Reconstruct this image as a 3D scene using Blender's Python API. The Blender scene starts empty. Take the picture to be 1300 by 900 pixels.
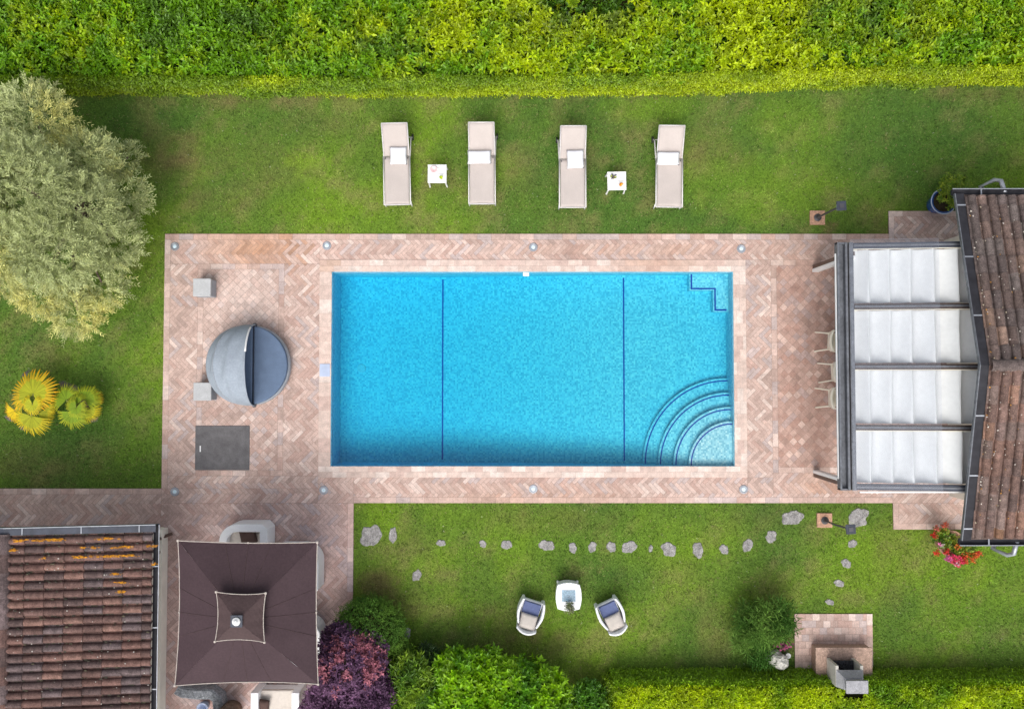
import bpy, bmesh, math, random
import numpy as np
from mathutils import Vector, Matrix

SC = bpy.context.scene
COL = SC.collection
PI = math.pi
R = math.radians
random.seed(7)
rng = np.random.default_rng(11)

# ------------------------------------------------------------------ camera
H = 20.0                                   # flying height of the camera
TILT = R(1.85)
F = 50.0 * H / math.cos(TILT)              # focal length in photo pixels (1300 wide)
cam_d = bpy.data.cameras.new("camera")
cam_d.sensor_width = 36
cam_d.lens = F / 1300 * 36
cam_d.clip_end = 2000
cam = bpy.data.objects.new("camera", cam_d)
COL.objects.link(cam)
cam.location = (0, 0, H)
cam.rotation_euler = (TILT, 0, 0)
SC.camera = cam

# ------------------------------------------------------------------ world, sun, exposure
SUN_EL, SUN_AZ = R(54), R(188)             # high soft light from the lower edge of the picture
world = bpy.data.worlds.new("World")
SC.world = world
world.use_nodes = True
wn = world.node_tree
wn.nodes.clear()
w_out = wn.nodes.new("ShaderNodeOutputWorld")
w_bg = wn.nodes.new("ShaderNodeBackground")
w_hs = wn.nodes.new("ShaderNodeHueSaturation")
w_sky = wn.nodes.new("ShaderNodeTexSky")
w_sky.sky_type = 'NISHITA'
w_sky.sun_disc = False
w_sky.sun_elevation = SUN_EL
w_sky.sun_rotation = SUN_AZ
w_sky.dust_density = 6
w_sky.ozone_density = 1
w_hs.inputs['Saturation'].default_value = 0.35   # veiled sky
w_bg.inputs['Strength'].default_value = 0.15
wn.links.new(w_sky.outputs[0], w_hs.inputs['Color'])
wn.links.new(w_hs.outputs[0], w_bg.inputs['Color'])
wn.links.new(w_bg.outputs[0], w_out.inputs['Surface'])
sun_d = bpy.data.lights.new("sun", 'SUN')
sun_d.energy = 0.6
sun_d.angle = R(48)
sun_d.color = (1.0, 0.96, 0.90)
sun = bpy.data.objects.new("sun", sun_d)
COL.objects.link(sun)
sd = Vector((math.sin(SUN_AZ) * math.cos(SUN_EL), math.cos(SUN_AZ) * math.cos(SUN_EL), math.sin(SUN_EL)))
sun.rotation_euler = sd.to_track_quat('Z', 'Y').to_euler()
sun.location = sd * 60
SC.view_settings.view_transform = 'Standard'
SC.view_settings.look = 'None'
SC.view_settings.exposure = 0.42
SC.view_settings.gamma = 1.0
SC.view_settings.use_curve_mapping = False
SC.cycles.transparent_max_bounces = 16
SC.cycles.use_denoising = True
SC.cycles.denoising_prefilter = 'NONE'
SC.cycles.caustics_reflective = False

# ------------------------------------------------------------------ photo pixel -> place
def G(px, py, z=0.0):
    dx, dy = (px - 650) / F, (450 - py) / F
    c, s = math.cos(TILT), math.sin(TILT)
    yy, zz = dy * c + s, dy * s - c
    k = (H - z) / -zz
    return (dx * k, yy * k, z)
def XP(px, z=0.0, py=465): return G(px, py, z)[0]
def YP(py, z=0.0): return G(650, py, z)[1]
def M(px, z=0.0): return px / F * (H - z)          # picture length -> metres at height z

# ------------------------------------------------------------------ numpy noise
def _h(ix, iy, seed):
    n = (ix.astype(np.int64) * 374761393 + iy.astype(np.int64) * 668265263 + seed * 1442695041) & 0x7fffffff
    n = ((n ^ (n >> 13)) * 1274126177) & 0x7fffffff
    n = n ^ (n >> 16)
    return (n & 0xffff) / 65535.0
def vnoise(x, y, seed=0):
    x = np.asarray(x, float); y = np.asarray(y, float)
    ix, iy = np.floor(x), np.floor(y)
    fx, fy = x - ix, y - iy
    fx = fx * fx * (3 - 2 * fx); fy = fy * fy * (3 - 2 * fy)
    a, b = _h(ix, iy, seed), _h(ix + 1, iy, seed)
    c, d = _h(ix, iy + 1, seed), _h(ix + 1, iy + 1, seed)
    return (a * (1 - fx) + b * fx) * (1 - fy) + (c * (1 - fx) + d * fx) * fy
def fbm(x, y, seed=0, o=4):
    t, a, s = 0, 0.5, 0
    for i in range(o):
        t = t + a * vnoise(x * 2 ** i, y * 2 ** i, seed + i * 17); s += a; a *= 0.55
    return t / s

# ------------------------------------------------------------------ materials
def s2l(r, g, b):
    f = lambda c: ((c / 255 + 0.055) / 1.055) ** 2.4 if c > 10 else c / 255 / 12.92
    return (f(r), f(g), f(b))
def new_mat(name):
    m = bpy.data.materials.new(name); m.use_nodes = True
    nt = m.node_tree
    return m, nt, nt.nodes["Principled BSDF"], nt.links
def node(nt, t, **kw):
    n = nt.nodes.new(t)
    for k, v in kw.items(): setattr(n, k, v)
    return n
def pos_noise(nt, scale, detail=4, rough=0.6):
    g = node(nt, "ShaderNodeNewGeometry")
    n = node(nt, "ShaderNodeTexNoise")
    n.inputs['Scale'].default_value = scale; n.inputs['Detail'].default_value = detail
    n.inputs['Roughness'].default_value = rough
    nt.links.new(g.outputs['Position'], n.inputs['Vector'])
    return n
def mat(name, color, rough=0.6, scale=8, amt=0.15, metal=0.0, bump=0.0, spec=0.4, attr=False, bscale=60, trans=0.0, scale2=0):
    """one surface colour (or the per-face colour 'col') with noise on it"""
    m, nt, b, L = new_mat(name)
    b.inputs['Roughness'].default_value = rough
    b.inputs['Metallic'].default_value = metal
    b.inputs['Specular IOR Level'].default_value = spec
    n = pos_noise(nt, scale)
    mr = node(nt, "ShaderNodeMapRange")
    mr.inputs['From Min'].default_value = 0.3; mr.inputs['From Max'].default_value = 0.7
    mr.inputs['To Min'].default_value = 1 - amt; mr.inputs['To Max'].default_value = 1 + amt
    L.new(n.outputs['Fac'], mr.inputs['Value'])
    val = mr.outputs[0]
    if scale2:
        n2 = pos_noise(nt, scale2, 2)
        m2 = node(nt, "ShaderNodeMapRange")
        m2.inputs['From Min'].default_value = 0.3; m2.inputs['From Max'].default_value = 0.7
        m2.inputs['To Min'].default_value = 1 - amt; m2.inputs['To Max'].default_value = 1 + amt
        L.new(n2.outputs['Fac'], m2.inputs['Value'])
        mm = node(nt, "ShaderNodeMath", operation='MULTIPLY')
        L.new(val, mm.inputs[0]); L.new(m2.outputs[0], mm.inputs[1]); val = mm.outputs[0]
    vm = node(nt, "ShaderNodeVectorMath", operation='SCALE')
    if attr:
        a = node(nt, "ShaderNodeAttribute"); a.attribute_name = 'col'
        L.new(a.outputs['Color'], vm.inputs[0])
    else:
        vm.inputs[0].default_value = color
    L.new(val, vm.inputs['Scale'])
    L.new(vm.outputs[0], b.inputs['Base Color'])
    if bump:
        bn = pos_noise(nt, bscale, 3)
        bp = node(nt, "ShaderNodeBump")
        bp.inputs['Strength'].default_value = bump; bp.inputs['Distance'].default_value = 0.02
        L.new(bn.outputs['Fac'], bp.inputs['Height']); L.new(bp.outputs[0], b.inputs['Normal'])
    if trans:
        tr = node(nt, "ShaderNodeBsdfTranslucent"); mx = node(nt, "ShaderNodeMixShader")
        mx.inputs[0].default_value = trans
        L.new(vm.outputs[0], tr.inputs['Color'])
        L.new(b.outputs[0], mx.inputs[1]); L.new(tr.outputs[0], mx.inputs[2])
        L.new(mx.outputs[0], nt.nodes["Material Output"].inputs['Surface'])
    return m

MT = {}
MT['leaf'] = mat('leaf', (0, 0, 0), 0.42, 3, 0.12, attr=True, trans=0.28, spec=0.45)
MT['matte_leaf'] = mat('matte_leaf', (0, 0, 0), 0.65, 3, 0.12, attr=True, trans=0.22, spec=0.25)
MT['grass'] = mat('grass', (0, 0, 0), 0.6, 2.2, 0.10, attr=True, trans=0.2, spec=0.2)
MT['turf'] = mat('turf', (0, 0, 0), 0.9, 40, 0.35, attr=True, spec=0.1, bump=0.6, bscale=50)
MT['soil'] = mat('soil', (0.045, 0.035, 0.022), 0.95, 10, 0.4, spec=0.1)
MT['twig_and_core'] = mat('twig_and_core', (0.035, 0.035, 0.012), 0.9, 12, 0.4, spec=0.1)  # shrub twigs, and the dark filling inside the hedges
MT['bark'] = mat('bark', (0.20, 0.155, 0.12), 0.9, 9, 0.45, bump=1.0, bscale=22, spec=0.1)
MT['brick'] = mat('brick', (0, 0, 0), 0.8, 7, 0.16, attr=True, spec=0.2, scale2=45)
MT['grout'] = mat('grout', (0.26, 0.185, 0.16), 0.9, 12, 0.25, spec=0.1)
MT['roof_tile'] = mat('roof_tile', (0, 0, 0), 0.85, 9, 0.35, attr=True, spec=0.15, scale2=38, bump=0.3)
MT['white'] = mat('white', (0.80, 0.80, 0.80), 0.45, 3, 0.04)
MT['white_plaster'] = mat('white_plaster', (0.72, 0.68, 0.60), 0.85, 4, 0.10, bump=0.15)
MT['pale_render'] = mat('pale_render', (0.86, 0.83, 0.74), 0.85, 4, 0.06, bump=0.1)
MT['lounger_metal'] = mat('lounger_metal', (0.60, 0.58, 0.57), 0.45, 3, 0.04)
MT['ivory'] = mat('ivory', (0.78, 0.74, 0.62), 0.5, 5, 0.06)
MT['resin'] = mat('resin', (0.85, 0.86, 0.88), 0.5, 30, 0.04, bump=0.2, bscale=70)
MT['sling'] = mat('sling', (0.50, 0.445, 0.415), 0.8, 2.5, 0.05, spec=0.15, bump=0.1, bscale=200, scale2=60)
MT['pillow_white'] = mat('pillow_white', (0.80, 0.80, 0.84), 0.85, 4, 0.04, spec=0.1)
MT['cream_cloth'] = mat('cream_cloth', (0.66, 0.60, 0.54), 0.9, 14, 0.07, spec=0.1, bump=0.3, bscale=25)
MT['blue_cushion'] = mat('blue_cushion', s2l(96, 106, 142), 0.9, 20, 0.10, spec=0.1)
MT['dark_metal'] = mat('dark_metal', (0.085, 0.085, 0.095), 0.45, 5, 0.2, metal=0.3)
MT['grey_metal'] = mat('grey_metal', (0.15, 0.16, 0.18), 0.5, 3, 0.2, metal=0.35, scale2=14)
MT['dark_flashing'] = mat('dark_flashing', (0.028, 0.028, 0.034), 0.6, 4, 0.35, spec=0.2)
MT['zinc'] = mat('zinc', (0.36, 0.38, 0.42), 0.4, 5, 0.18, metal=0.5)
MT['slate_metal'] = mat('slate_metal', (0.045, 0.052, 0.072), 0.5, 4, 0.35, metal=0.1)
MT['brown_metal'] = mat('brown_metal', (0.12, 0.08, 0.065), 0.5, 5, 0.25, metal=0.2)
MT['rafter_brown'] = mat('rafter_brown', (0.06, 0.042, 0.036), 0.6, 5, 0.3, scale2=20)
MT['black'] = mat('black', (0.02, 0.02, 0.022), 0.5, 5, 0.2)
MT['fabric_white'] = mat('fabric_white', (0.69, 0.71, 0.71), 0.75, 1.2, 0.03, spec=0.15, scale2=10)
MT['canopy'] = mat('canopy', (0.060, 0.038, 0.044), 0.8, 1.2, 0.10, spec=0.2, scale2=22)
MT['canopy_vent'] = mat('canopy_vent', (0.074, 0.049, 0.050), 0.8, 1.2, 0.10, spec=0.2, scale2=22)
MT['piping'] = mat('piping', (0.46, 0.41, 0.37), 0.8, 20, 0.15)
MT['hood'] = mat('hood', (0.30, 0.345, 0.40), 0.85, 3, 0.08, spec=0.15, scale2=25)
MT['mattress'] = mat('mattress', (0.125, 0.175, 0.265), 0.9, 5, 0.08, spec=0.1, scale2=60)
MT['seam'] = mat('seam', (0.03, 0.04, 0.065), 0.9, 5, 0.1)
MT['wicker'] = mat('wicker', (0.33, 0.36, 0.40), 0.7, 40, 0.2, bump=0.6, bscale=60)
MT['stool'] = mat('stool', (0.44, 0.45, 0.46), 0.8, 5, 0.08, scale2=40)
MT['slate'] = mat('slate', (0.125, 0.12, 0.125), 0.75, 6, 0.22, scale2=60, bump=0.2)
MT['stone'] = mat('stone', (0.29, 0.28, 0.275), 0.9, 9, 0.4, scale2=38, bump=1.0, bscale=30)
MT['pale_rock'] = mat('pale_rock', (0.52, 0.51, 0.47), 0.9, 14, 0.3, bump=0.9, bscale=25)
MT['concrete'] = mat('concrete', (0.33, 0.33, 0.35), 0.85, 6, 0.18, scale2=40, bump=0.3)
MT['concrete_pale'] = mat('concrete_pale', (0.52, 0.50, 0.45), 0.85, 6, 0.12, scale2=40)
MT['soot'] = mat('soot', (0.035, 0.035, 0.04), 0.95, 30, 0.6)
MT['terracotta'] = mat('terracotta', (0.46, 0.27, 0.18), 0.85, 20, 0.25, scale2=60, bump=0.4)
MT['old_brick'] = mat('old_brick', (0.40, 0.275, 0.215), 0.85, 20, 0.3, scale2=60, bump=0.4)
MT['pebble'] = mat('pebble', (0.28, 0.30, 0.33), 0.85, 16, 0.4, scale2=45, bump=1.0, bscale=30)
MT['blue_glaze'] = mat('blue_glaze', (0.025, 0.085, 0.30), 0.2, 5, 0.2, spec=0.6)
MT['blue_rim'] = mat('blue_rim', (0.45, 0.52, 0.68), 0.25, 5, 0.1)
MT['lens'] = mat('lens', (0.60, 0.74, 0.82), 0.15, 30, 0.2, spec=0.6)
MT['pool_white'] = mat('pool_white', (0.8, 0.82, 0.83), 0.4, 3, 0.04)
MT['pool_line'] = mat('pool_line', (0.01, 0.055, 0.40), 0.4, 40, 0.25)
MT['brown_cushion'] = mat('brown_cushion', (0.085, 0.05, 0.042), 0.9, 8, 0.15)
MT['orange'] = mat('orange', (0.80, 0.33, 0.02), 0.2, 9, 0.1)
MT['lime'] = mat('lime', (0.50, 0.62, 0.03), 0.3, 9, 0.1)
MT['pink'] = mat('pink', (0.78, 0.55, 0.55), 0.4, 9, 0.1)
MT['plum'] = mat('plum', (0.10, 0.07, 0.06), 0.6, 9, 0.2)
MT['petal'] = mat('petal', (0, 0, 0), 0.6, 9, 0.1, attr=True, trans=0.2)
MT['glass_blue'] = mat('glass_blue', (0.20, 0.32, 0.42), 0.15, 26, 0.5, spec=0.6)

def mosaic():
    m, nt, b, L = new_mat('pool_mosaic')
    g = node(nt, "ShaderNodeNewGeometry")
    sc = node(nt, "ShaderNodeVectorMath", operation='MULTIPLY_ADD')
    sc.inputs[1].default_value = (24, 24, 24); sc.inputs[2].default_value = (.37, .21, .43)
    fl = node(nt, "ShaderNodeVectorMath", operation='FLOOR')
    wn_ = node(nt, "ShaderNodeTexWhiteNoise", noise_dimensions='3D')
    cr = node(nt, "ShaderNodeValToRGB"); cr.color_ramp.interpolation = 'CONSTANT'
    e = cr.color_ramp.elements
    e[0].position = 0; e[0].color = (0.27, 0.60, 0.74, 1)
    e[1].position = 0.28; e[1].color = (0.38, 0.72, 0.84, 1)
    x = e.new(0.62); x.color = (0.47, 0.80, 0.89, 1)
    x = e.new(0.84); x.color = (0.62, 0.88, 0.93, 1)
    x = e.new(0.96); x.color = (0.19, 0.52, 0.69, 1)
    L.new(g.outputs['Position'], sc.inputs[0]); L.new(sc.outputs[0], fl.inputs[0])
    L.new(fl.outputs[0], wn_.inputs['Vector']); L.new(wn_.outputs['Value'], cr.inputs[0])
    L.new(cr.outputs[0], b.inputs['Base Color'])
    b.inputs['Roughness'].default_value = 0.4
    return m
MT['mosaic'] = mosaic()

def water():
    m, nt, b, L = new_mat('pool_water')
    nt.nodes.remove(b)
    out = nt.nodes["Material Output"]
    tr = node(nt, "ShaderNodeBsdfTransparent"); gl = node(nt, "ShaderNodeBsdfGlossy")
    gl.inputs['Roughness'].default_value = 0.02
    fr = node(nt, "ShaderNodeFresnel"); fr.inputs['IOR'].default_value = 1.33
    mx = node(nt, "ShaderNodeMixShader")
    n = pos_noise(nt, 2.2, 2)
    bp = node(nt, "ShaderNodeBump"); bp.inputs['Strength'].default_value = 0.25; bp.inputs['Distance'].default_value = 0.03
    L.new(n.outputs['Fac'], bp.inputs['Height']); L.new(bp.outputs[0], gl.inputs['Normal'])
    L.new(fr.outputs[0], mx.inputs[0]); L.new(tr.outputs[0], mx.inputs[1]); L.new(gl.outputs[0], mx.inputs[2])
    L.new(mx.outputs[0], out.inputs['Surface'])
    va = node(nt, "ShaderNodeVolumeAbsorption")
    va.inputs['Color'].default_value = (0.0, 0.88, 0.978, 1); va.inputs['Density'].default_value = 1.5
    L.new(va.outputs[0], out.inputs['Volume'])
    return m
MT['water'] = water()

def glass():
    m, nt, b, L = new_mat('pane_glass')
    nt.nodes.remove(b)
    tr = node(nt, "ShaderNodeBsdfTransparent"); tr.inputs['Color'].default_value = (0.985, 0.99, 1, 1)
    gl = node(nt, "ShaderNodeBsdfGlossy"); gl.inputs['Roughness'].default_value = 0.25
    gl.inputs['Color'].default_value = (0.9, 0.93, 1, 1)
    mx = node(nt, "ShaderNodeMixShader"); mx.inputs[0].default_value = 0.07
    L.new(tr.outputs[0], mx.inputs[1]); L.new(gl.outputs[0], mx.inputs[2])
    L.new(mx.outputs[0], nt.nodes["Material Output"].inputs['Surface'])
    return m
MT['glass'] = glass()

# ------------------------------------------------------------------ mesh builder
class MB:
    def __init__(s):
        s.v = []; s.f = []; s.c = []; s.m = []
    def add(s, vs, fs, col=(1, 1, 1), mi=0):
        o = len(s.v); s.v.extend([tuple(p) for p in vs])
        for f in fs:
            s.f.append([i + o for i in f]); s.c.append(col); s.m.append(mi)
        return s
    def box(s, c, size, rz=0.0, bev=0.0, col=(1, 1, 1), mi=0, rx=0.0):
        bm = bmesh.new(); bmesh.ops.create_cube(bm, size=1)
        bmesh.ops.scale(bm, vec=size, verts=bm.verts)
        if bev: bmesh.ops.bevel(bm, geom=bm.edges[:], offset=bev, segments=2, affect='EDGES', profile=0.6)
        mt = Matrix.Translation(c) @ Matrix.Rotation(rz, 4, 'Z') @ Matrix.Rotation(rx, 4, 'X')
        bmesh.ops.transform(bm, matrix=mt, verts=bm.verts)
        bm.verts.index_update()
        s.add([v.co[:] for v in bm.verts], [[v.index for v in f.verts] for f in bm.faces], col, mi)
        bm.free(); return s
    def tube(s, pts, r, n=8, col=(1, 1, 1), mi=0, cap=True):
        pts = [Vector(p) for p in pts]
        rs = r if isinstance(r, (list, tuple)) else [r] * len(pts)
        vs, fs = [], []
        up = Vector((0, 0, 1))
        d0 = (pts[1] - pts[0]).normalized()
        if abs(d0.dot(up)) > 0.95: up = Vector((0, 1, 0))
        for i, p in enumerate(pts):
            d = (pts[min(i + 1, len(pts) - 1)] - pts[max(i - 1, 0)]).normalized()
            a = d.cross(up).normalized(); b = a.cross(d).normalized(); up = b
            for k in range(n):
                t = 2 * PI * k / n
                vs.append(p + (a * math.cos(t) + b * math.sin(t)) * rs[i])
        for i in range(len(pts) - 1):
            for k in range(n):
                k2 = (k + 1) % n
                fs.append([i * n + k, i * n + k2, (i + 1) * n + k2, (i + 1) * n + k])
        if cap:
            fs.append(list(range(n))); fs.append([(len(pts) - 1) * n + k for k in range(n)][::-1])
        return s.add(vs, fs, col, mi)
    def lathe(s, prof, n=24, c=(0, 0, 0), col=(1, 1, 1), mi=0, close=False):
        vs, fs = [], []
        for r, z in prof:
            for k in range(n):
                t = 2 * PI * k / n
                vs.append((c[0] + r * math.cos(t), c[1] + r * math.sin(t), c[2] + z))
        for i in range(len(prof) - 1):
            for k in range(n):
                k2 = (k + 1) % n
                fs.append([i * n + k, i * n + k2, (i + 1) * n + k2, (i + 1) * n + k])
        if prof[0][0] > 1e-4: fs.append(list(range(n))[::-1])
        if prof[-1][0] > 1e-4: fs.append([(len(prof) - 1) * n + k for k in range(n)])
        return s.add(vs, fs, col, mi)
    def prism(s, poly, z0, z1, col=(1, 1, 1), mi=0, taper=0.0):
        n = len(poly)
        cx = sum(p[0] for p in poly) / n; cy = sum(p[1] for p in poly) / n
        vs = [(x, y, z0) for x, y in poly] + [(cx + (x - cx) * (1 - taper), cy + (y - cy) * (1 - taper), z1) for x, y in poly]
        fs = [list(range(n))[::-1], [n + i for i in range(n)]]
        fs += [[i, (i + 1) % n, n + (i + 1) % n, n + i] for i in range(n)]
        return s.add(vs, fs, col, mi)
    def grid(s, nu, nv, fn, col=(1, 1, 1), mi=0):
        vs = [fn(i / (nu - 1), j / (nv - 1)) for i in range(nu) for j in range(nv)]
        fs = [[i * nv + j, (i + 1) * nv + j, (i + 1) * nv + j + 1, i * nv + j + 1] for i in range(nu - 1) for j in range(nv - 1)]
        return s.add(vs, fs, col, mi)
    def pillow(s, c, w, d, h, rz=0.0, tilt=0.0, n=12, mi=0):
        def shape(sgn):
            def fn(u, v):
                x, y = u * 2 - 1, v * 2 - 1
                q = 1 - 0.10 * (x * x * y * y)
                pin = 1 - 0.06 * (1 - abs(x)) ** 0.5 * abs(y) ** 3
                z = h / 2 * max(0, (1 - x ** 4)) ** 0.45 * max(0, (1 - y ** 4)) ** 0.45
                p = Vector((x * w / 2 * (1 - 0.05 * (1 - y * y)), y * d / 2 * (1 - 0.05 * (1 - x * x)), sgn * z))
                return (Matrix.Translation(c) @ Matrix.Rotation(rz, 4, 'Z') @ Matrix.Rotation(tilt, 4, 'X') @ p)[:]
            return fn
        s.grid(n, n, shape(1), mi=mi); s.grid(n, n, shape(-1), mi=mi)
        return s
    def build(s, name, mats, parent=None, loc=None, smooth=False, weld=False, solid=0.0, sub=0, bev=0.0):
        me = bpy.data.meshes.new(name)
        me.from_pydata(s.v, [], s.f)
        if not isinstance(mats, (list, tuple)): mats = [mats]
        for m in mats: me.materials.append(MT[m] if isinstance(m, str) else m)
        a = me.attributes.new('col', 'FLOAT_COLOR', 'FACE')
        a.data.foreach_set('color', np.array([(c[0], c[1], c[2], 1) for c in s.c], dtype=np.float32).ravel())
        me.polygons.foreach_set('material_index', np.array(s.m, dtype=np.int32))
        bm = bmesh.new(); bm.from_mesh(me)
        if weld: bmesh.ops.remove_doubles(bm, verts=bm.verts, dist=0.0005)
        bmesh.ops.recalc_face_normals(bm, faces=bm.faces)
        bm.to_mesh(me); bm.free()
        if smooth: me.polygons.foreach_set('use_smooth', [True] * len(me.polygons))
        me.update()
        o = bpy.data.objects.new(name, me); COL.objects.link(o)
        if parent: o.parent = parent
        if loc: o.location = loc
        if solid:
            md = o.modifiers.new('thick', 'SOLIDIFY'); md.thickness = solid; md.offset = 0
        if bev:
            md = o.modifiers.new('soft', 'BEVEL'); md.width = bev; md.segments = 2; md.limit_method = 'ANGLE'
        if sub:
            md = o.modifiers.new('sub', 'SUBSURF'); md.levels = sub; md.render_levels = sub
        return o

class FM:
    """numpy triangles with one colour per face: leaves, blades, petals"""
    def __init__(s): s.v = []; s.f = []; s.c = []; s.n = 0
    def add(s, v, f, c):
        s.v.append(v.reshape(-1, 3)); s.f.append(f + s.n); s.c.append(c); s.n += v.reshape(-1, 3).shape[0]
    def leaves(s, base, d, side, up, Ln, Wd, col, fold=0.25, droop=0.0, mid=0.45):
        N = len(base)
        Ln = np.broadcast_to(Ln, (N,))[:, None]; Wd = np.broadcast_to(Wd, (N,))[:, None]
        m = base + d * Ln * mid + up * Wd * fold
        v = np.stack([base, m + side * Wd * .5, base + d * Ln - up * Ln * droop, m - side * Wd * .5], 1)
        i = np.arange(N)[:, None] * 4
        f = np.stack([i + [[0, 1, 2]], i + [[0, 2, 3]]], 1).reshape(-1, 3)
        s.add(v, f, np.repeat(col, 2, 0))
    def rosettes(s, c, n, col, k, Ln, Wd, el=(0.15, 0.9), jit=0.2, lvar=0.3, fold=0.25, droop=0.15):
        N = len(c)
        n = n / np.linalg.norm(n, axis=1)[:, None]
        ref = np.where(np.abs(n[:, 2:3]) > 0.9, np.array([[1., 0, 0]]), np.array([[0, 0, 1.]]))
        t1 = np.cross(n, ref); t1 /= np.linalg.norm(t1, axis=1)[:, None]
        t2 = np.cross(n, t1)
        ph = rng.uniform(0, 2 * PI, N)
        for j in range(k):
            az = ph + 2 * PI * j * 0.382 * 1.0 + rng.uniform(-jit, jit, N) * 2
            e = el[0] + (el[1] - el[0]) * (j / max(k - 1, 1)) + rng.uniform(-.2, .2, N)
            d = (np.cos(az)[:, None] * t1 + np.sin(az)[:, None] * t2) * np.cos(e)[:, None] + n * np.sin(e)[:, None]
            sd_ = np.cross(d, n) + rng.normal(0, .15, (N, 3)); sd_ /= np.linalg.norm(sd_, axis=1)[:, None]
            up = np.cross(sd_, d)
            L_ = Ln * (1 + rng.uniform(-lvar, lvar, N)) * (1 - 0.25 * j / k)
            cc = col * rng.uniform(0.8, 1.2, (N, 1))
            s.leaves(c + n * (0.02 * j), d, sd_, up, L_, Wd * L_ / Ln, cc, fold, droop)
    def build(s, name, mt, parent=None, loc=None):
        v = np.concatenate(s.v).astype(np.float32); f = np.concatenate(s.f).astype(np.int32); c = np.concatenate(s.c)
        if loc is not None: v = v - np.array(loc, np.float32)
        me = bpy.data.meshes.new(name)
        me.vertices.add(len(v)); me.vertices.foreach_set('co', v.ravel())
        me.loops.add(len(f) * 3); me.loops.foreach_set('vertex_index', f.ravel())
        me.polygons.add(len(f))
        me.polygons.foreach_set('loop_start', np.arange(len(f), dtype=np.int32) * 3)
        me.update(calc_edges=True)
        a = me.attributes.new('col', 'FLOAT_COLOR', 'FACE')
        a.data.foreach_set('color', np.concatenate([np.clip(c, 0.002, 1), np.ones((len(c), 1))], 1).astype(np.float32).ravel())
        me.materials.append(MT[mt])
        o = bpy.data.objects.new(name, me); COL.objects.link(o)
        if parent: o.parent = parent
        elif loc is not None: o.location = loc
        return o

def tag(o, label=None, cat=None, group=None, kind=None):
    if label: o['label'] = label
    if cat: o['category'] = cat
    if group: o['group'] = group
    if kind: o['kind'] = kind
    return o
def thing(name, label, cat, loc=(0, 0, 0), rz=0.0, group=None):
    o = bpy.data.objects.new(name, None); o.empty_display_size = 0.2
    COL.objects.link(o); o.location = loc; o.rotation_euler = (0, 0, rz)
    return tag(o, label, cat, group)
def dup(root, loc, rz=0.0, label=None):
    def cp(o, par):
        c = o.copy(); COL.objects.link(c); c.parent = par
        for ch in list(o.children): cp(ch, c)
        return c
    c = cp(root, None); c.location = loc; c.rotation_euler = (0, 0, rz)
    if label: c['label'] = label
    return c

# ================================================================== THE LAY-OUT (metres)
DZ = 0.03                                   # paving level above the lawn
def rect(x0, y0, x1, y1):                   # picture corners -> (xmin, ymin, xmax, ymax)
    return (XP(x0, DZ), YP(y1, DZ), XP(x1, DZ), YP(y0, DZ))
POOL = (XP(421, 0), YP(591.5, 0), XP(931, 0), YP(345.5, 0))
COPE = rect(405, 330, 947.5, 606)
DECK = [rect(207, 297, 1132, 638.5), rect(1131, 268, 1440, 672), rect(-120, 620, 207.5, 960), rect(207, 638, 450, 960)]
BBQ_P = rect(1005, 779, 1103, 866)

def in_rect(x, y, r, pad=0): return (x > r[0] - pad) & (x < r[2] + pad) & (y > r[1] - pad) & (y < r[3] + pad)

# hedge lines: foot of the top hedge, foot of the lower hedge
TH = [(-80, 117), (100, 119), (430, 121), (700, 120), (870, 118), (1000, 112), (1130, 109), (1380, 105)]
TH = [G(a, b)[:2] for a, b in TH]
def th_y(x): return np.interp(x, [p[0] for p in TH], [p[1] for p in TH])
LH_Y, LH_X0 = YP(852), XP(768)
# ------------------------------------------------------------------ lawn colour
WORN = [(480, 742, 34, 18, .9), (520, 765, 30, 24, .35), (215, 195, 55, 36, .55), (560, 232, 30, 16, .55), (660, 215, 22, 34, .35), (740, 205, 26, 24, .35),
        (905, 190, 60, 30, .35), (290, 250, 60, 26, .35), (1130, 720, 30, 60, .3), (520, 690, 40, 20, .3), (905, 800, 22, 50, .35), (265, 121, 9, 4, 1.3), (540, 122, 9, 4, 1.3), (815, 119, 12, 4, 1.3), (660, 810, 26, 20, .5),
        (400, 160, 60, 16, .3), (1050, 288, 12, 8, .8), (330, 215, 70, 40, .25), (60, 590, 90, 30, .3), (700, 660, 90, 20, .25), (790, 160, 40, 20, .35),
        (950, 660, 60, 20, .25), (860, 735, 40, 30, .25), (700, 820, 90, 18, .35), (1240, 120, 90, 10, .5), (300, 125, 130, 8, .5), (800, 123, 200, 6, .5), (480, 123, 100, 5, .5)]
LUSH = [(390, 205, 30, 10, .7), (640, 215, 30, 24, .35), (1010, 160, 60, 40, .35), (960, 235, 120, 50, .4), (820, 140, 60, 20, .4), (620, 660, 80, 16, .3), (1240, 660, 10, 10, .2), (760, 680, 200, 40, .25), (190, 300, 20, 40, .5), (150, 380, 20, 24, .4)]
DEEP_SHADE = [(1180, 180, 140, 70, .5), (120, 560, 140, 60, .45), (150, 500, 60, 60, .4), (20, 600, 120, 30, .3), (1200, 800, 140, 60, .35), (560, 800, 60, 20, .35), (880, 830, 120, 22, .3), (200, 150, 90, 30, .3)]  # darker green grass, plus corner vignette and hedge shade painted into its colour
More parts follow.
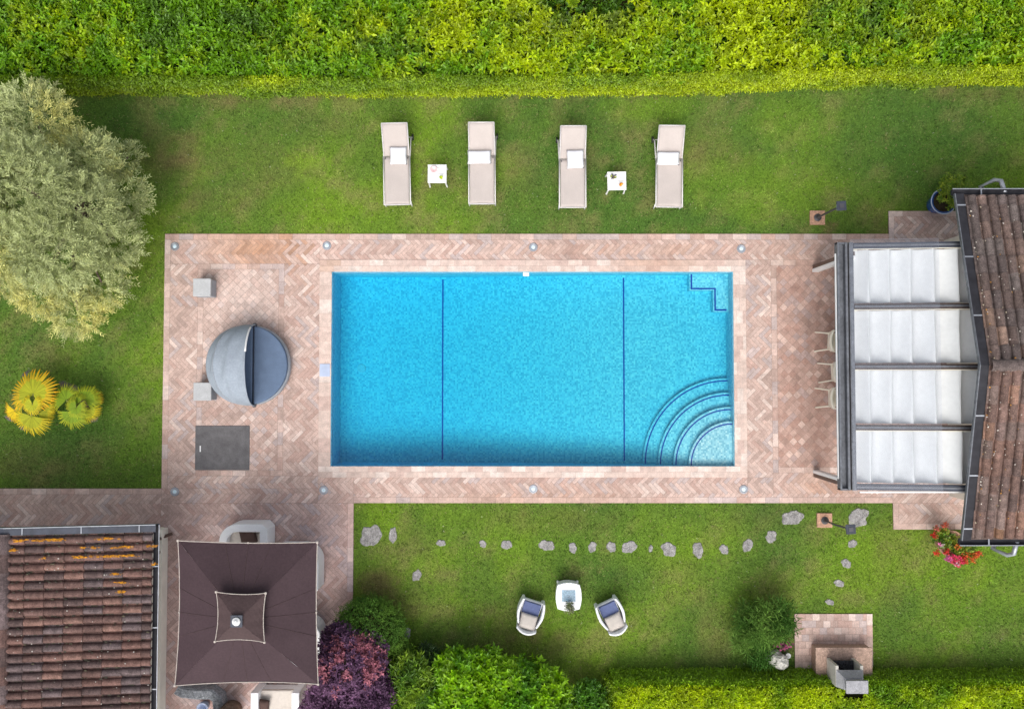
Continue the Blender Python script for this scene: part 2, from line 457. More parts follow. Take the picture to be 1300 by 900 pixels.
def lawn_color(x, y):
    def spots(lst):
        t = np.zeros_like(x)
        for px, py, rx, ry, a in lst:
            cx, cy, _ = G(px, py)
            ddx, ddy = (x - cx) / M(rx), (y - cy) / M(ry)
            w = fbm(x * 2.3, y * 2.3, 5) - .5
            t = np.maximum(t, a * np.clip(1.25 - (ddx * ddx + ddy * ddy) - w * 1.6, 0, 1))
        return t
    n1 = fbm(x * .45, y * .45, 1); n2 = fbm(x * 1.7, y * 1.7, 2); n3 = fbm(x * 7, y * 7, 3)
    base = np.array([0.112, 0.208, 0.032]); lush = np.array([0.195, 0.325, 0.022])
    deep = np.array([0.056, 0.135, 0.026]); straw = np.array([0.280, 0.265, 0.095]); brown = np.array([0.230, 0.175, 0.080])
    base, lush, deep = base * (1.22, 1.13, 1.05), lush * 1.10, deep * 1.15
    def mixc(c, t, k): return c * (1 - k[:, None]) + t * k[:, None]
    c = np.repeat(base[None], len(x), 0)
    c = mixc(c, lush, np.clip((n1 - .47) * 2.6 + (n2 - .5) * 1.2, 0, .7))
    c = mixc(c, deep, np.clip((.50 - n1) * 2.4 + (n3 - .5) * .9, 0, .6))
    c = mixc(c, straw, np.clip((n2 - .55) * 2.4 + (n3 - .5) * 2.4, 0, .6))
    c = mixc(c, lush, spots(LUSH)); c = mixc(c, deep, spots(DEEP_SHADE) * .75)
    c = mixc(c, brown, np.clip(spots(WORN) * (.15 + 1.3 * np.clip((fbm(x * 4, y * 4, 15) - .3) * 2.2, 0, 1)), 0, .8))
    return c

# ================================================================== GROUND
def ground():
    # lawn sheet: fine near the garden, stretched to the horizon, with a hole for the pool
    xs = sorted(set([-400, -100, -40] + list(np.arange(-18, 18.01, .3)) + [40, 100, 400] + [POOL[0] - .1, POOL[2] + .1]))
    ys = sorted(set([-400, -100, -40] + list(np.arange(-13, 14.01, .3)) + [40, 100, 400] + [POOL[1] - .1, POOL[3] + .1]))
    vs = [(x, y, 0.0) for x in xs for y in ys]
    ny = len(ys); fs = []
    for i in range(len(xs) - 1):
        for j in range(ny - 1):
            mx, my = (xs[i] + xs[i + 1]) / 2, (ys[j] + ys[j + 1]) / 2
            if POOL[0] - .1 < mx < POOL[2] + .1 and POOL[1] - .1 < my < POOL[3] + .1: continue
            fs.append([i * ny + j, (i + 1) * ny + j, (i + 1) * ny + j + 1, i * ny + j + 1])
    me = bpy.data.meshes.new('lawn'); me.from_pydata(vs, [], fs)
    a = me.attributes.new('col', 'FLOAT_COLOR', 'POINT')
    v = np.array(vs); c = lawn_color(v[:, 0], v[:, 1]) * 0.8
    far = np.clip((np.maximum(np.abs(v[:, 0]) - 15.5, np.abs(v[:, 1]) - 11) / 2), 0, 1)[:, None]
    c = c * (1 - far) + np.array([[.085, .15, .03]]) * far
    a.data.foreach_set('color', np.concatenate([c, np.ones((len(c), 1))], 1).astype(np.float32).ravel())
    me.materials.append(MT['turf']); me.update()
    o = bpy.data.objects.new('lawn', me); COL.objects.link(o); tag(o, kind='structure')
ground()

STONES = [  # px, py, rx, ry, label
    (471, 680, 13, 15, 'largest grey stepping stone, squarish, at the left end of the row by the paving corner'),
    (499, 679, 5, 12, 'narrow upright stepping stone second from the left end of the row'),
    (560, 689, 6, 5, 'tiny half overgrown stepping stone, third from the left end of the row'),
    (613, 690, 5, 5, 'small half overgrown stepping stone, fourth from the left end of the row'),
    (643, 691, 7, 7, 'small rough stepping stone, fifth from the left end of the row'),
    (694, 692, 10, 8, 'smooth oval grey stepping stone above the left armchair, sixth from the left end'),
    (727, 695, 6, 7, 'small rough stepping stone straight above the white coffee table'),
    (752, 694, 6, 7, 'small dark stepping stone just left of a narrow pale one, above the two armchairs'),
    (776, 694, 6, 8, 'narrow pale stepping stone just left of the palest round stone'),
    (799, 694, 10, 9, 'palest round stepping stone, above the right armchair'),
    (826, 696, 3, 5, 'sliver of a stepping stone between two round ones, right of the palest'),
    (849, 697, 10, 10, 'round mottled stepping stone in the middle of the right half of the row'),
    (886, 698, 8, 10, 'upright oval pale stepping stone with a white fleck right of the mottled round one'),
    (919, 697, 6, 7, 'small oval stepping stone, third from the row\'s right end before it bends up'),
    (949, 692, 7, 9, 'leaning oval stepping stone where the row bends up to the right'),
    (979, 681, 8, 8, 'round stepping stone between the leaning oval one and the wide one by the lamp'),
    (1006, 657, 15, 10, 'wide oval dark stepping stone just left of the lower garden lamp'),
    (1089, 657, 14, 12, 'square grey stepping stone beside the head of the lower garden lamp'),
    (1082, 690, 6, 6, 'small round stepping stone just below the head of the lower garden lamp'),
    (1074, 715, 7, 6, 'round pale stepping stone second below the lower garden lamp'),
    (1065, 740, 7, 5, 'oval stepping stone midway between the lower lamp and the barbecue terrace'),
    (1053, 764, 6, 4, 'small flat stepping stone closest to the barbecue terrace'),
    (529, 730, 6, 8, 'pale flat stone sunk alone in worn grass below the row'),
    (517, 804, 5, 8, 'pale stone at the lawn edge beside the dark rounded shrub'),
]
def stones():
    for i, (px, py, rx, ry, lab) in enumerate(STONES):
        x, y, _ = G(px, py); r = random.Random(i * 3 + 1)
        mb = MB(); n = 30; sq = 4 if i in (0, 17) else 2.3
        ph = [.13 * math.sin(2 * 2 * PI * k / n + r_) + .08 * math.sin(5 * 2 * PI * k / n + r_ * 2) + r.uniform(-.07, .07) for r_ in [r.uniform(0, 6)] for k in range(n)]
        poly = []
        for k in range(n):
            t = 2 * PI * k / n
            ca, sa = math.cos(t), math.sin(t)
            q = (abs(ca) ** sq + abs(sa) ** sq) ** (-1 / sq) * (1 + ph[k])
            poly.append((ca * q * M(rx) * .92, sa * q * M(ry) * .92))
        mb.prism(poly, -0.03, 0.022, taper=0.05)
        o = mb.build('stepping_stone', 'stone', loc=(x, y, 0), bev=0.012)
        o.scale = (1, 1, 1)
        tag(o, lab, 'stepping stone', 'stepping stones in the lawn')
stones()

# grass blades
def grass():
    N = 620000
    x = rng.uniform(-14.6, 14.6, N); y = rng.uniform(-9.6, 9.6, N)
    k = np.ones(N, bool)
    for d in DECK: k &= ~in_rect(x, y, d, 0.0)
    k &= ~in_rect(x, y, BBQ_P, 0)
    k &= y < th_y(x) + .2
    k &= ~((x > LH_X0 - .1) & (y < LH_Y - .15))
    for px, py, rx, ry, _ in STONES:
        cx, cy, _z = G(px, py)
        k &= ((x - cx) / M(rx)) ** 2 + ((y - cy) / M(ry)) ** 2 > rng.uniform(.25, 1.15, N)
    for px, py in ((1037, 277), (1045, 660)):
        cx, cy, _z = G(px, py); k &= ~((abs(x - cx) < .19) & (abs(y - cy) < .18))
    x, y = x[k], y[k]; n = len(x)
    col = lawn_color(x, y) * rng.uniform(.5, 1.5, (n, 1)) * (.60 + .80 * fbm(x * 9, y * 9, 8, 2))[:, None]
    dry = rng.random(n) < .035
    col[dry] = np.array([.30, .27, .12]) * rng.uniform(.7, 1.2, (dry.sum(), 1))
    az = rng.uniform(0, 2 * PI, n); ln = rng.uniform(.03, .075, n) ; el = rng.uniform(.25, 1.2, n)
    d = np.stack([np.cos(az) * np.cos(el), np.sin(az) * np.cos(el), np.sin(el)], 1)
    sdv = np.stack([-np.sin(az), np.cos(az), np.zeros(n)], 1) * rng.uniform(.006, .011, n)[:, None]
    b = np.stack([x, y, np.zeros(n)], 1)
    v = np.stack([b - sdv, b + sdv, b + d * ln[:, None]], 1)
    fm = FM(); fm.add(v, np.arange(n * 3).reshape(-1, 3), col)
    # white clover heads and fallen petals
    o = fm.build('grass', 'grass'); tag(o, kind='stuff', label='short mown grass of the lawn')
    m = 420
    fx, fy = rng.uniform(-13, 13, m), rng.uniform(-8.4, 8.2, m)
    kk = np.ones(m, bool)
    for d_ in DECK + [BBQ_P]: kk &= ~in_rect(fx, fy, d_, .05)
    kk &= fy < th_y(fx) - .1
    fx, fy = fx[kk], fy[kk]; m = len(fx)
    c = np.stack([fx, fy, np.full(m, .05)], 1)
    fm = FM(); fm.rosettes(c, np.repeat([[0, 0, 1.]], m, 0), np.repeat([[.55, .55, .42]], m, 0), 4, .016, .012)
    o = fm.build('clover_flowers', 'petal'); tag(o, kind='stuff', label='tiny white clover heads scattered in the lawn')
grass()

# ================================================================== PAVING
def clip_rect(poly, r):
    def cut(pl, ax, lim, keep_less):
        out = []
        for i in range(len(pl)):
            a, b = pl[i], pl[(i + 1) % len(pl)]
            ia = a[ax] <= lim if keep_less else a[ax] >= lim
            ib = b[ax] <= lim if keep_less else b[ax] >= lim
            if ia: out.append(a)
            if ia != ib:
                t = (lim - a[ax]) / (b[ax] - a[ax])
                out.append((a[0] + t * (b[0] - a[0]), a[1] + t * (b[1] - a[1])))
        return out
    for ax, lim, less in ((0, r[0], False), (0, r[2], True), (1, r[1], False), (1, r[3], True)):
        poly = cut(poly, ax, lim, less)
        if len(poly) < 3: return None
    return poly
PAL = [((.49, .365, .325), 6), ((.535, .41, .37), 3.5), ((.60, .49, .45), 1.0), ((.46, .325, .285), 3), ((.46, .38, .37), 2.6), ((.42, .315, .28), 1.3)]
pr = random.Random(5)
def brick_color(x, y, kind):
    wts = [w for _, w in PAL]
    px = 650 + x * 50; py = 483 - y * 50
    n = float(fbm(np.array([x * .5]), np.array([y * .5]), 31)[0]); n2 = float(fbm(np.array([x * 1.3]), np.array([y * 1.3]), 37)[0])
    if n > .52: wts[2] *= 1 + (n - .5) * 5
    c = np.array(pr.choices([p for p, _ in PAL], wts)[0]) * pr.uniform(.94, 1.06)
    c = c * (.84 + .40 * n2) * np.array([1.02, 1.0, .97])
    if kind == 'cope': c = np.array(pr.choices([(.62, .49, .43), (.58, .45, .395), (.66, .555, .50), (.55, .41, .36)], [4, 3, 3, 1])[0]) * pr.uniform(.94, 1.06)
    if py > 610 and px < 460:                                      # lower left: greyer, more worn
        k = min(1, (py - 610) / 60)
        c = c * (1 - k) + (c * 1.02 * np.array([1.0, .97, 1.02])) * k
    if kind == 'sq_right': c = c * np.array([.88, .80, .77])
    if kind == 'sq_left':
        k = math.exp(-((px - 310) / 50) ** 2 - ((py - 385) / 45) ** 2)
        c = c * (1 - .6 * k) + np.array([.70, .56, .50]) * pr.uniform(.85, 1.1) * .6 * k
    # rust stain in the upper left corner and along the edge
    def blob(cx, cy, rx, ry): return math.exp(-(((px - cx) / rx) ** 4 + ((py - cy) / ry) ** 4))
    st = max(.85 * blob(322, 316, 38, 19), .45 * blob(285, 312, 26, 20))
    if 358 < px < 392 and py < 380: st = max(st, (.75 if (px - 358) % 11 < 5 else .12) * math.exp(-max(0, py - 325) / 26))
    if kind == 'cope': st = .7 * blob(418, 336, 8, 8) + .35 * blob(840, 336, 60, 8)
    st = max(st, .35 * blob(790, 318, 140, 12) * n2 * 1.6, .4 * blob(1020, 318, 60, 30) * n2, .4 * blob(1045, 616, 40, 14), .3 * blob(680, 628, 130, 9))
    c = c * (1 - st) + np.array([.47, .265, .165]) * pr.uniform(.8, 1.2) * st
    return tuple(np.clip(c, .05, .85))
GAP = 0.005
def herring(mb, r, L_=.372, n=4):
    W = L_ / n; rt2 = math.sqrt(.5)
    q = (r[0] + GAP / 2, r[1] + GAP / 2, r[2] - GAP / 2, r[3] - GAP / 2)
    rot = lambda x, y: ((x + y) * rt2 * W, (-x + y) * rt2 * W)
    st = W * math.sqrt(2)
    for m in range(int(math.floor(r[1] / (n * st))) - 2, int(math.ceil(r[3] / (n * st))) + 2):
        for k in range(int(math.floor(r[0] / st)) - n - 2, int(math.ceil(r[2] / st)) + n + 2):
            ox, oy = k - n * m, k + n * m      # k*(1,1) + m*(-n,n)
            g = GAP / 2 / W
            for bx, by, w, h in ((ox, oy, n, 1), (ox, oy + 1, 1, n)):
                pl = [rot(bx + g, by + g), rot(bx + w - g, by + g), rot(bx + w - g, by + h - g), rot(bx + g, by + h - g)]
                cx = sum(p[0] for p in pl) / 4; cy = sum(p[1] for p in pl) / 4
                if not (q[0] - L_ < cx < q[2] + L_ and q[1] - L_ < cy < q[3] + L_): continue
                pl = clip_rect(pl, q)
                if pl: put(mb, pl, cx, cy, 'h')
def put(mb, pl, cx, cy, kind, z=DZ):
    zz = z + pr.uniform(-.0018, .0018)
    mb.add([(x, y, zz) for x, y in pl], [list(range(len(pl)))], brick_color(cx, cy, kind))
def diag(mb, r, a, kind):
    rt2 = math.sqrt(.5); q = (r[0] + GAP / 2, r[1] + GAP / 2, r[2] - GAP / 2, r[3] - GAP / 2)
    ext = int((abs(r[2] - r[0]) + abs(r[3] - r[1])) / a) + 3
    cx0, cy0 = (r[0] + r[2]) / 2, (r[1] + r[3]) / 2
    g = GAP / 2 / a
    for i in range(-ext, ext):
        for j in range(-ext, ext):
            pl = [((u + v) * rt2 * a + cx0, (v - u) * rt2 * a + cy0) for u, v in ((i + g, j + g), (i + 1 - g, j + g), (i + 1 - g, j + 1 - g), (i + g, j + 1 - g))]
            cx = sum(p[0] for p in pl) / 4; cy = sum(p[1] for p in pl) / 4
            if not (q[0] - a < cx < q[2] + a and q[1] - a < cy < q[3] + a): continue
            pl = clip_rect(pl, q)
            if pl: put(mb, pl, cx, cy, kind)
def rows(mb, r, tw, th, kind='b', stagger=True, z=DZ):
    ny = max(1, round((r[3] - r[1]) / th)); h = (r[3] - r[1]) / ny
    for j in range(ny):
        nx = max(1, round((r[2] - r[0]) / tw)); w = (r[2] - r[0]) / nx
        off = (w / 2 if stagger and j % 2 else 0)
        x = r[0] - off
        while x < r[2] - .01:
            x0, x1 = max(x, r[0]), min(x + w, r[2])
            if x1 - x0 > .02:
                y0, y1 = r[1] + j * h, r[1] + (j + 1) * h
                g = GAP / 2
                pl = [(x0 + g, y0 + g), (x1 - g, y0 + g), (x1 - g, y1 - g), (x0 + g, y1 - g)]
                put(mb, pl, (x0 + x1) / 2, (y0 + y1) / 2, kind, z)
            x += w
def paving():
    bed = MB()
    for d, zz in zip(DECK, (0, -.002, -.004, -.006)):
        if d is DECK[0]:
            a, b = DECK[0], POOL
            m = .12
            for q in ((a[0], a[1], b[0] - m, a[3]), (b[2] + m, a[1], a[2], a[3]), (b[0] - m, a[1], b[2] + m, b[1] - m), (b[0] - m, b[3] + m, b[2] + m, a[3])):
                bed.prism([(q[0], q[1]), (q[2], q[1]), (q[2], q[3]), (q[0], q[3])], -.1, DZ - .005)
        else:
            bed.prism([(d[0], d[1]), (d[2], d[1]), (d[2], d[3]), (d[0], d[3])], -.1, DZ - .005 + zz * .3)
    tag(bed.build('paving_bed', 'grout'), kind='structure')
    mb = MB()
    for r in ((207, 297, 1131, 304.5), (450, 631, 1131, 638.5), (1131, 268, 1440, 275), (1137, 664.5, 1440, 672), (-120, 620, 207, 627.5)):
        rows(mb, rect(*r), .36, .16)
    for r in ((207, 304.5, 214.5, 620), (442.5, 638.5, 450, 960), (1131, 275, 1138, 304.5), (1131, 638.5, 1138, 672)):
        rows(mb, rect(*r), .16, .36, stagger=False)
    for r in ((214.5, 304.5, 405, 335), (405, 304.5, 1131, 330), (1138, 275, 1440, 304.5), (1131, 304.5, 1440, 330),
              (214.5, 335, 250, 604), (360, 335, 405, 604), (214.5, 604, 405, 620), (207, 620, 405, 638.5), (405, 606, 450, 638.5), (450, 606, 947.5, 631),
              (947.5, 330, 980, 606), (947.5, 606, 980, 631), (980, 600, 1131, 631), (1131, 600, 1440, 638.5), (1138, 638.5, 1440, 664.5), (-120, 627.5, 207, 960), (207, 638.5, 442.5, 960)):
        herring(mb, rect(*r))
    # two terraces of small squares laid on the diagonal, each with a brick border
    for r in ((250, 335, 360, 342), (250, 597, 360, 604), (980, 330, 1440, 337), (987, 593, 1440, 600)): rows(mb, rect(*r), .32, .14)
    for r in ((250, 342, 257, 597), (353, 342, 360, 597), (980, 337, 987, 600)): rows(mb, rect(*r), .14, .32, stagger=False)
    diag(mb, rect(257, 342, 353, 597), .145, 'sq_left')
    diag(mb, rect(987, 337, 1440, 593), .15, 'sq_right')
    tag(mb.build('paving', 'brick'), kind='structure')
    # barbecue terrace
    t = MB(); b = BBQ_P
    t.prism([(b[0], b[1]), (b[2], b[1]), (b[2], b[3]), (b[0], b[3])], -.1, DZ - .005)
    o = t.build('barbecue_terrace', 'grout'); tag(o, kind='structure')
    t = MB()
    bb = (b[0] + .0, b[1], b[2] - .15, b[3]); rows(t, bb, .19, .17, stagger=True)
    rows(t, (b[2] - .15, b[1], b[2], b[3]), .15, .3, stagger=False)
    t.build('terrace_tiles', 'brick', parent=o)
paving()

# ================================================================== POOL
def pool():
    x0, y0, x1, y1 = POOL
    pt = thing('swimming_pool', 'long rectangular blue mosaic swimming pool with corner steps and brick coping', 'swimming pool', (x0, y0, 0))
    def L(p): return (p[0] - x0, p[1] - y0, p[2])
    top = .045
    # coping tiles with a rounded nose
    mb = MB(); c = COPE
    body = MB()
    e_ = .004
    for q in ((c[0], c[1], x0 - e_, c[3]), (x1 + e_, c[1], c[2], c[3]), (x0 - e_, c[1], x1 + e_, y0 - e_), (x0 - e_, y1 + e_, x1 + e_, c[3])):
        body.prism([(q[0] - x0, q[1] - y0), (q[2] - x0, q[1] - y0), (q[2] - x0, q[3] - y0), (q[0] - x0, q[3] - y0)], -.3, top - .004, col=(.5, .36, .3))
    def rr(q, tw, th, st): rows(mb, q, tw, th, 'cope', st, top)
    w = x0 - c[0]
    rr((c[0], y1, c[2], c[3]), .36, .16, True); rr((c[0], c[1], c[2], y0), .36, .16, True)
    rr((c[0], y0, x0, y1), .32, .36, False); rr((x1, y0, c[2], y1), .17, .32, True)
    mb.v = [(a - x0, b - y0, z) for a, b, z in mb.v]
    cop = mb.build('coping', 'brick', pt)
    body.build('coping_body', 'brick', cop)
    # basin
    lw, rw = XP(562, -1.05), XP(792, -.68)
    zs, zd = -0.68, -1.05
    ba = MB()
    prof = [(x0, zd), (lw, zd), (rw, zs), (x1, zs)]
    for (a, za), (b, zb) in zip(prof, prof[1:]):
        ba.add([L((a, y0, za)), L((b, y0, zb)), L((b, y1, zb)), L((a, y1, za))], [[0, 1, 2, 3]])
    for yy in (y0, y1):
        ba.add([L((x, yy, z)) for x, z in prof] + [L((x1, yy, .04)), L((x0, yy, .04))], [[0, 1, 2, 3, 4, 5]])
    for xx, z in ((x0, zd), (x1, zs)):
        ba.add([L((xx, y0, z)), L((xx, y1, z)), L((xx, y1, .04)), L((xx, y0, .04))], [[0, 1, 2, 3]])
    ba.build('basin', 'mosaic', pt)
    for xx, zz in ((lw, zd), (rw, zs)):
        m = MB(); m.box(L((xx, (y0 + y1) / 2, zz + .004)), (.036, y1 - y0 - .12, .012)); m.build('floor_line', 'pool_line', pt)
    # rounded corner steps: centre at the lower right corner
    def quarter(r, z, name):
        n = 28; e = .012
        poly = [(x1 + e - x0, y0 - e - y0)] + [(x1 - math.sin(t) * r - x0, y0 + math.cos(t) * r - y0) for t in [PI / 2 * k / n for k in range(n + 1)]]
        poly[1] = (x1 + e - x0, poly[1][1]); poly[-1] = (poly[-1][0], -e)
        m = MB(); m.prism(poly, zs - .02, z)
        st = m.build(name, 'mosaic', pt)
        m = MB()
        a = [(x1 - math.sin(t) * (r - .05) - x0, math.cos(t) * (r - .05)) for t in [PI / 2 * k / n for k in range(n + 1)]]
        b = [(x1 - math.sin(t) * (r - .083) - x0, math.cos(t) * (r - .083)) for t in [PI / 2 * k / n for k in range(n + 1)]]
        m.add([(p[0], p[1], z + .004) for p in a] + [(p[0], p[1], z + .004) for p in b], [[i, i + 1, n + 2 + i, n + 1 + i] for i in range(n)])
        m.build('nosing_line', 'pool_line', st)
    for r, z in ((2.22, -.56), (1.85, -.43), (1.48, -.29), (1.12, -.15)): quarter(r, z, 'step')
    # stepped seat in the upper right corner
    zz = -.42
    a, b = XP(876, zz), XP(906, zz); ya, yb = YP(369, zz), YP(396, zz); e = .012
    m = MB(); poly = [(a, y1 + e), (a, ya), (b, ya), (b, yb), (x1 + e, yb), (x1 + e, y1 + e)]
    m.prism([(p[0] - x0, p[1] - y0) for p in poly], zs - .02, zz)
    st = m.build('corner_seat', 'mosaic', pt)
    m = MB()
    for q in ((a + .03, ya + .03, a + .07, y1), (a + .03, ya + .03, b + .07, ya + .07), (b + .03, yb + .03, b + .07, ya + .07), (b + .03, yb + .03, x1 - .05, yb + .07)):
        m.box(((q[0] + q[2]) / 2 - x0, (q[1] + q[3]) / 2 - y0, zz + .003 + .001 * random.random()), (q[2] - q[0], q[3] - q[1], .006))
    m.build('nosing_line', 'pool_line', st)
    # drain, inlet, skimmer lid
    m = MB(); gx, gy, _ = G(462, 468, -1.4); m.lathe([(0, .02), (.11, .02), (.12, 0)], 20, (gx - x0, gy - y0, zd + .002)); m.build('floor_drain', 'lens', pt, smooth=False)
    m = MB(); m.box((XP(668) - x0, y1 - y0 - .05, -.10), (.16, .09, .09), bev=.01); m.build('water_inlet', 'pool_white', pt)
    m = MB(); m.box((XP(413) - x0, YP(470) - y0, top + .004), (.26, .32, .012), bev=.003); m.build('skimmer_lid', 'blue_rim', pt)
    # water body, a few millimetres into the walls
    w_ = MB(); e = .006
    bx = [(x0 - e, zd - e), (lw, zd - e), (rw, zs - e), (x1 + e, zs - e), (x1 + e, -.075), (x0 - e, -.075)]
    n = len(bx)
    w_.add([(x, y0 - e, z) for x, z in bx] + [(x, y1 + e, z) for x, z in bx],
           [list(range(n)), [n + i for i in range(n)][::-1]] + [[i, (i + 1) % n, n + (i + 1) % n, n + i] for i in range(n)])
    tag(w_.build('water', 'water'), kind='structure')
pool()

# ------------------------------------------------------------------ round lights let into the paving
def deck_lights():
    spots = [(222, 313, 'top left corner of the left terrace'), (415, 312, 'above the pool\'s upper left corner'), (677, 314, 'above the middle of the pool\'s upper edge'),
             (941, 316, 'above the pool\'s upper right corner'), (222, 624, 'left terrace corner nearest the hut'), (411, 622, 'below the pool\'s lower left corner'),
             (677, 620.5, 'below the middle of the pool\'s lower edge'), (944, 621, 'below the pool\'s lower right corner')]
    first = None
    for px, py, where in spots:
        x, y, _ = G(px, py, DZ)
        lab = 'round glass light set in the paving, ' + where
        if first is None:
            first = thing('deck_light', lab, 'ground light', (x, y, DZ), group='round lights set in the paving')
            m = MB(); m.lathe([(.072, .014), (.08, .018), (.105, .016), (.112, .002), (.112, -.02)], 28); m.build('ring', 'zinc', first)
            m = MB(); m.lathe([(0, .016), (.05, .014), (.072, .008), (.072, -.02)], 24); m.build('lens', 'lens', first, smooth=True)
        else: dup(first, (x, y, DZ), 0, lab)
deck_lights()

# ================================================================== ROOFS
def tile_roof(mb, o, a, d, wa, ld, cw, rl, pal, seed, h=.055, step=.018, lichen=None):
    """o: upper corner, a: unit along the ridge, d: unit down the slope; tiles with a roll and a pan"""
    r = random.Random(seed)
    o, a, d = Vector(o), Vector(a), Vector(d); n = a.cross(d).normalized()
    if n.z < 0: n = -n
    nc, nr = int(math.ceil(wa / cw)), int(math.ceil(ld / rl))
    us = [0, .19, .20, .24, .32, .44, .60, .76, .88, .96, 1.0]
    def prof(u):
        return .0 if u < .20 else h * math.sqrt(max(0, 1 - ((u - .60) / .40) ** 2))
    for i in range(nc):
        for j in range(nr):
            c = np.array(r.choices([p for p, _ in pal], [w for _, w in pal])[0]) * r.uniform(.88, 1.12)
            if lichen: c = lichen(i, j, nc, nr, c, r)
            x0 = i * cw + r.uniform(-.006, .006); s0 = j * rl; s1 = min((j + 1) * rl + .02, ld + .02)
            lift = r.uniform(0, .006)
            vs = []
            for s, z in ((s0, 0.0), (s1, step)):
                for u in us: vs.append(o + a * (x0 + u * cw * 1.02) + d * s + n * (prof(u) + z + lift))
            m = len(us)
            for u in us: vs.append(o + a * (x0 + u * cw * 1.02) + d * s1 + n * (prof(u) - .012))
            fs = [[k, k + 1, m + k + 1, m + k] for k in range(m - 1)] + [[m + k, m + k + 1, 2 * m + k + 1, 2 * m + k] for k in range(m - 1)]
            mb.add(vs, fs, tuple(np.clip(c, .01, .8)))
def caps(mb, p0, p1, pal, seed, r=.11, L=.4, drop=.0):
    rr = random.Random(seed); p0, p1 = Vector(p0), Vector(p1)
    n = int((p1 - p0).length / L) + 1; d = (p1 - p0).normalized(); s = d.cross(Vector((0, 0, 1))).normalized()
    for i in range(n):
        c = np.array(rr.choices([p for p, _ in pal], [w for _, w in pal])[0]) * rr.uniform(.8, 1.2)
        a, b = p0 + d * (i * L), p0 + d * (i * L + L * 1.06)
        vs = []
        for q, k in ((a, 1.0), (b, 1.1)):
            for t in range(9):
                an = PI * t / 8
                vs.append(q + s * math.cos(an) * r * k + Vector((0, 0, math.sin(an) * r * .85 * k - .03)))
        mb.add(vs, [[t, t + 1, 10 + t, 9 + t] for t in range(8)] + [list(range(9, 18))], tuple(c))

def specks(mb, pts_fn, n, cols, seed, size=(.012, .035)):
    r = random.Random(seed)
    for _ in range(n):
        p, nn = pts_fn(r)
        k = 6; rad = r.uniform(*size); c = r.choice(cols)
        t1 = Vector((1, 0, 0)); t2 = nn.cross(t1).normalized(); t1 = t2.cross(nn)
        ph = r.uniform(0, 6)
        mb.add([p + (t1 * math.cos(ph + 2 * PI * q / k) + t2 * math.sin(ph + 2 * PI * q / k)) * rad * r.uniform(.6, 1.2) for q in range(k)], [list(range(k))], c)

PAL_R = [((.128, .094, .084), 5), ((.150, .105, .090), 3), ((.105, .083, .078), 3), ((.18, .122, .096), .8), ((.14, .115, .107), 2)]
PAL_L = [((.132, .080, .070), 5), ((.160, .092, .078), 3), ((.102, .070, .066), 3), ((.205, .120, .098), 1.0), ((.125, .094, .094), 2)]

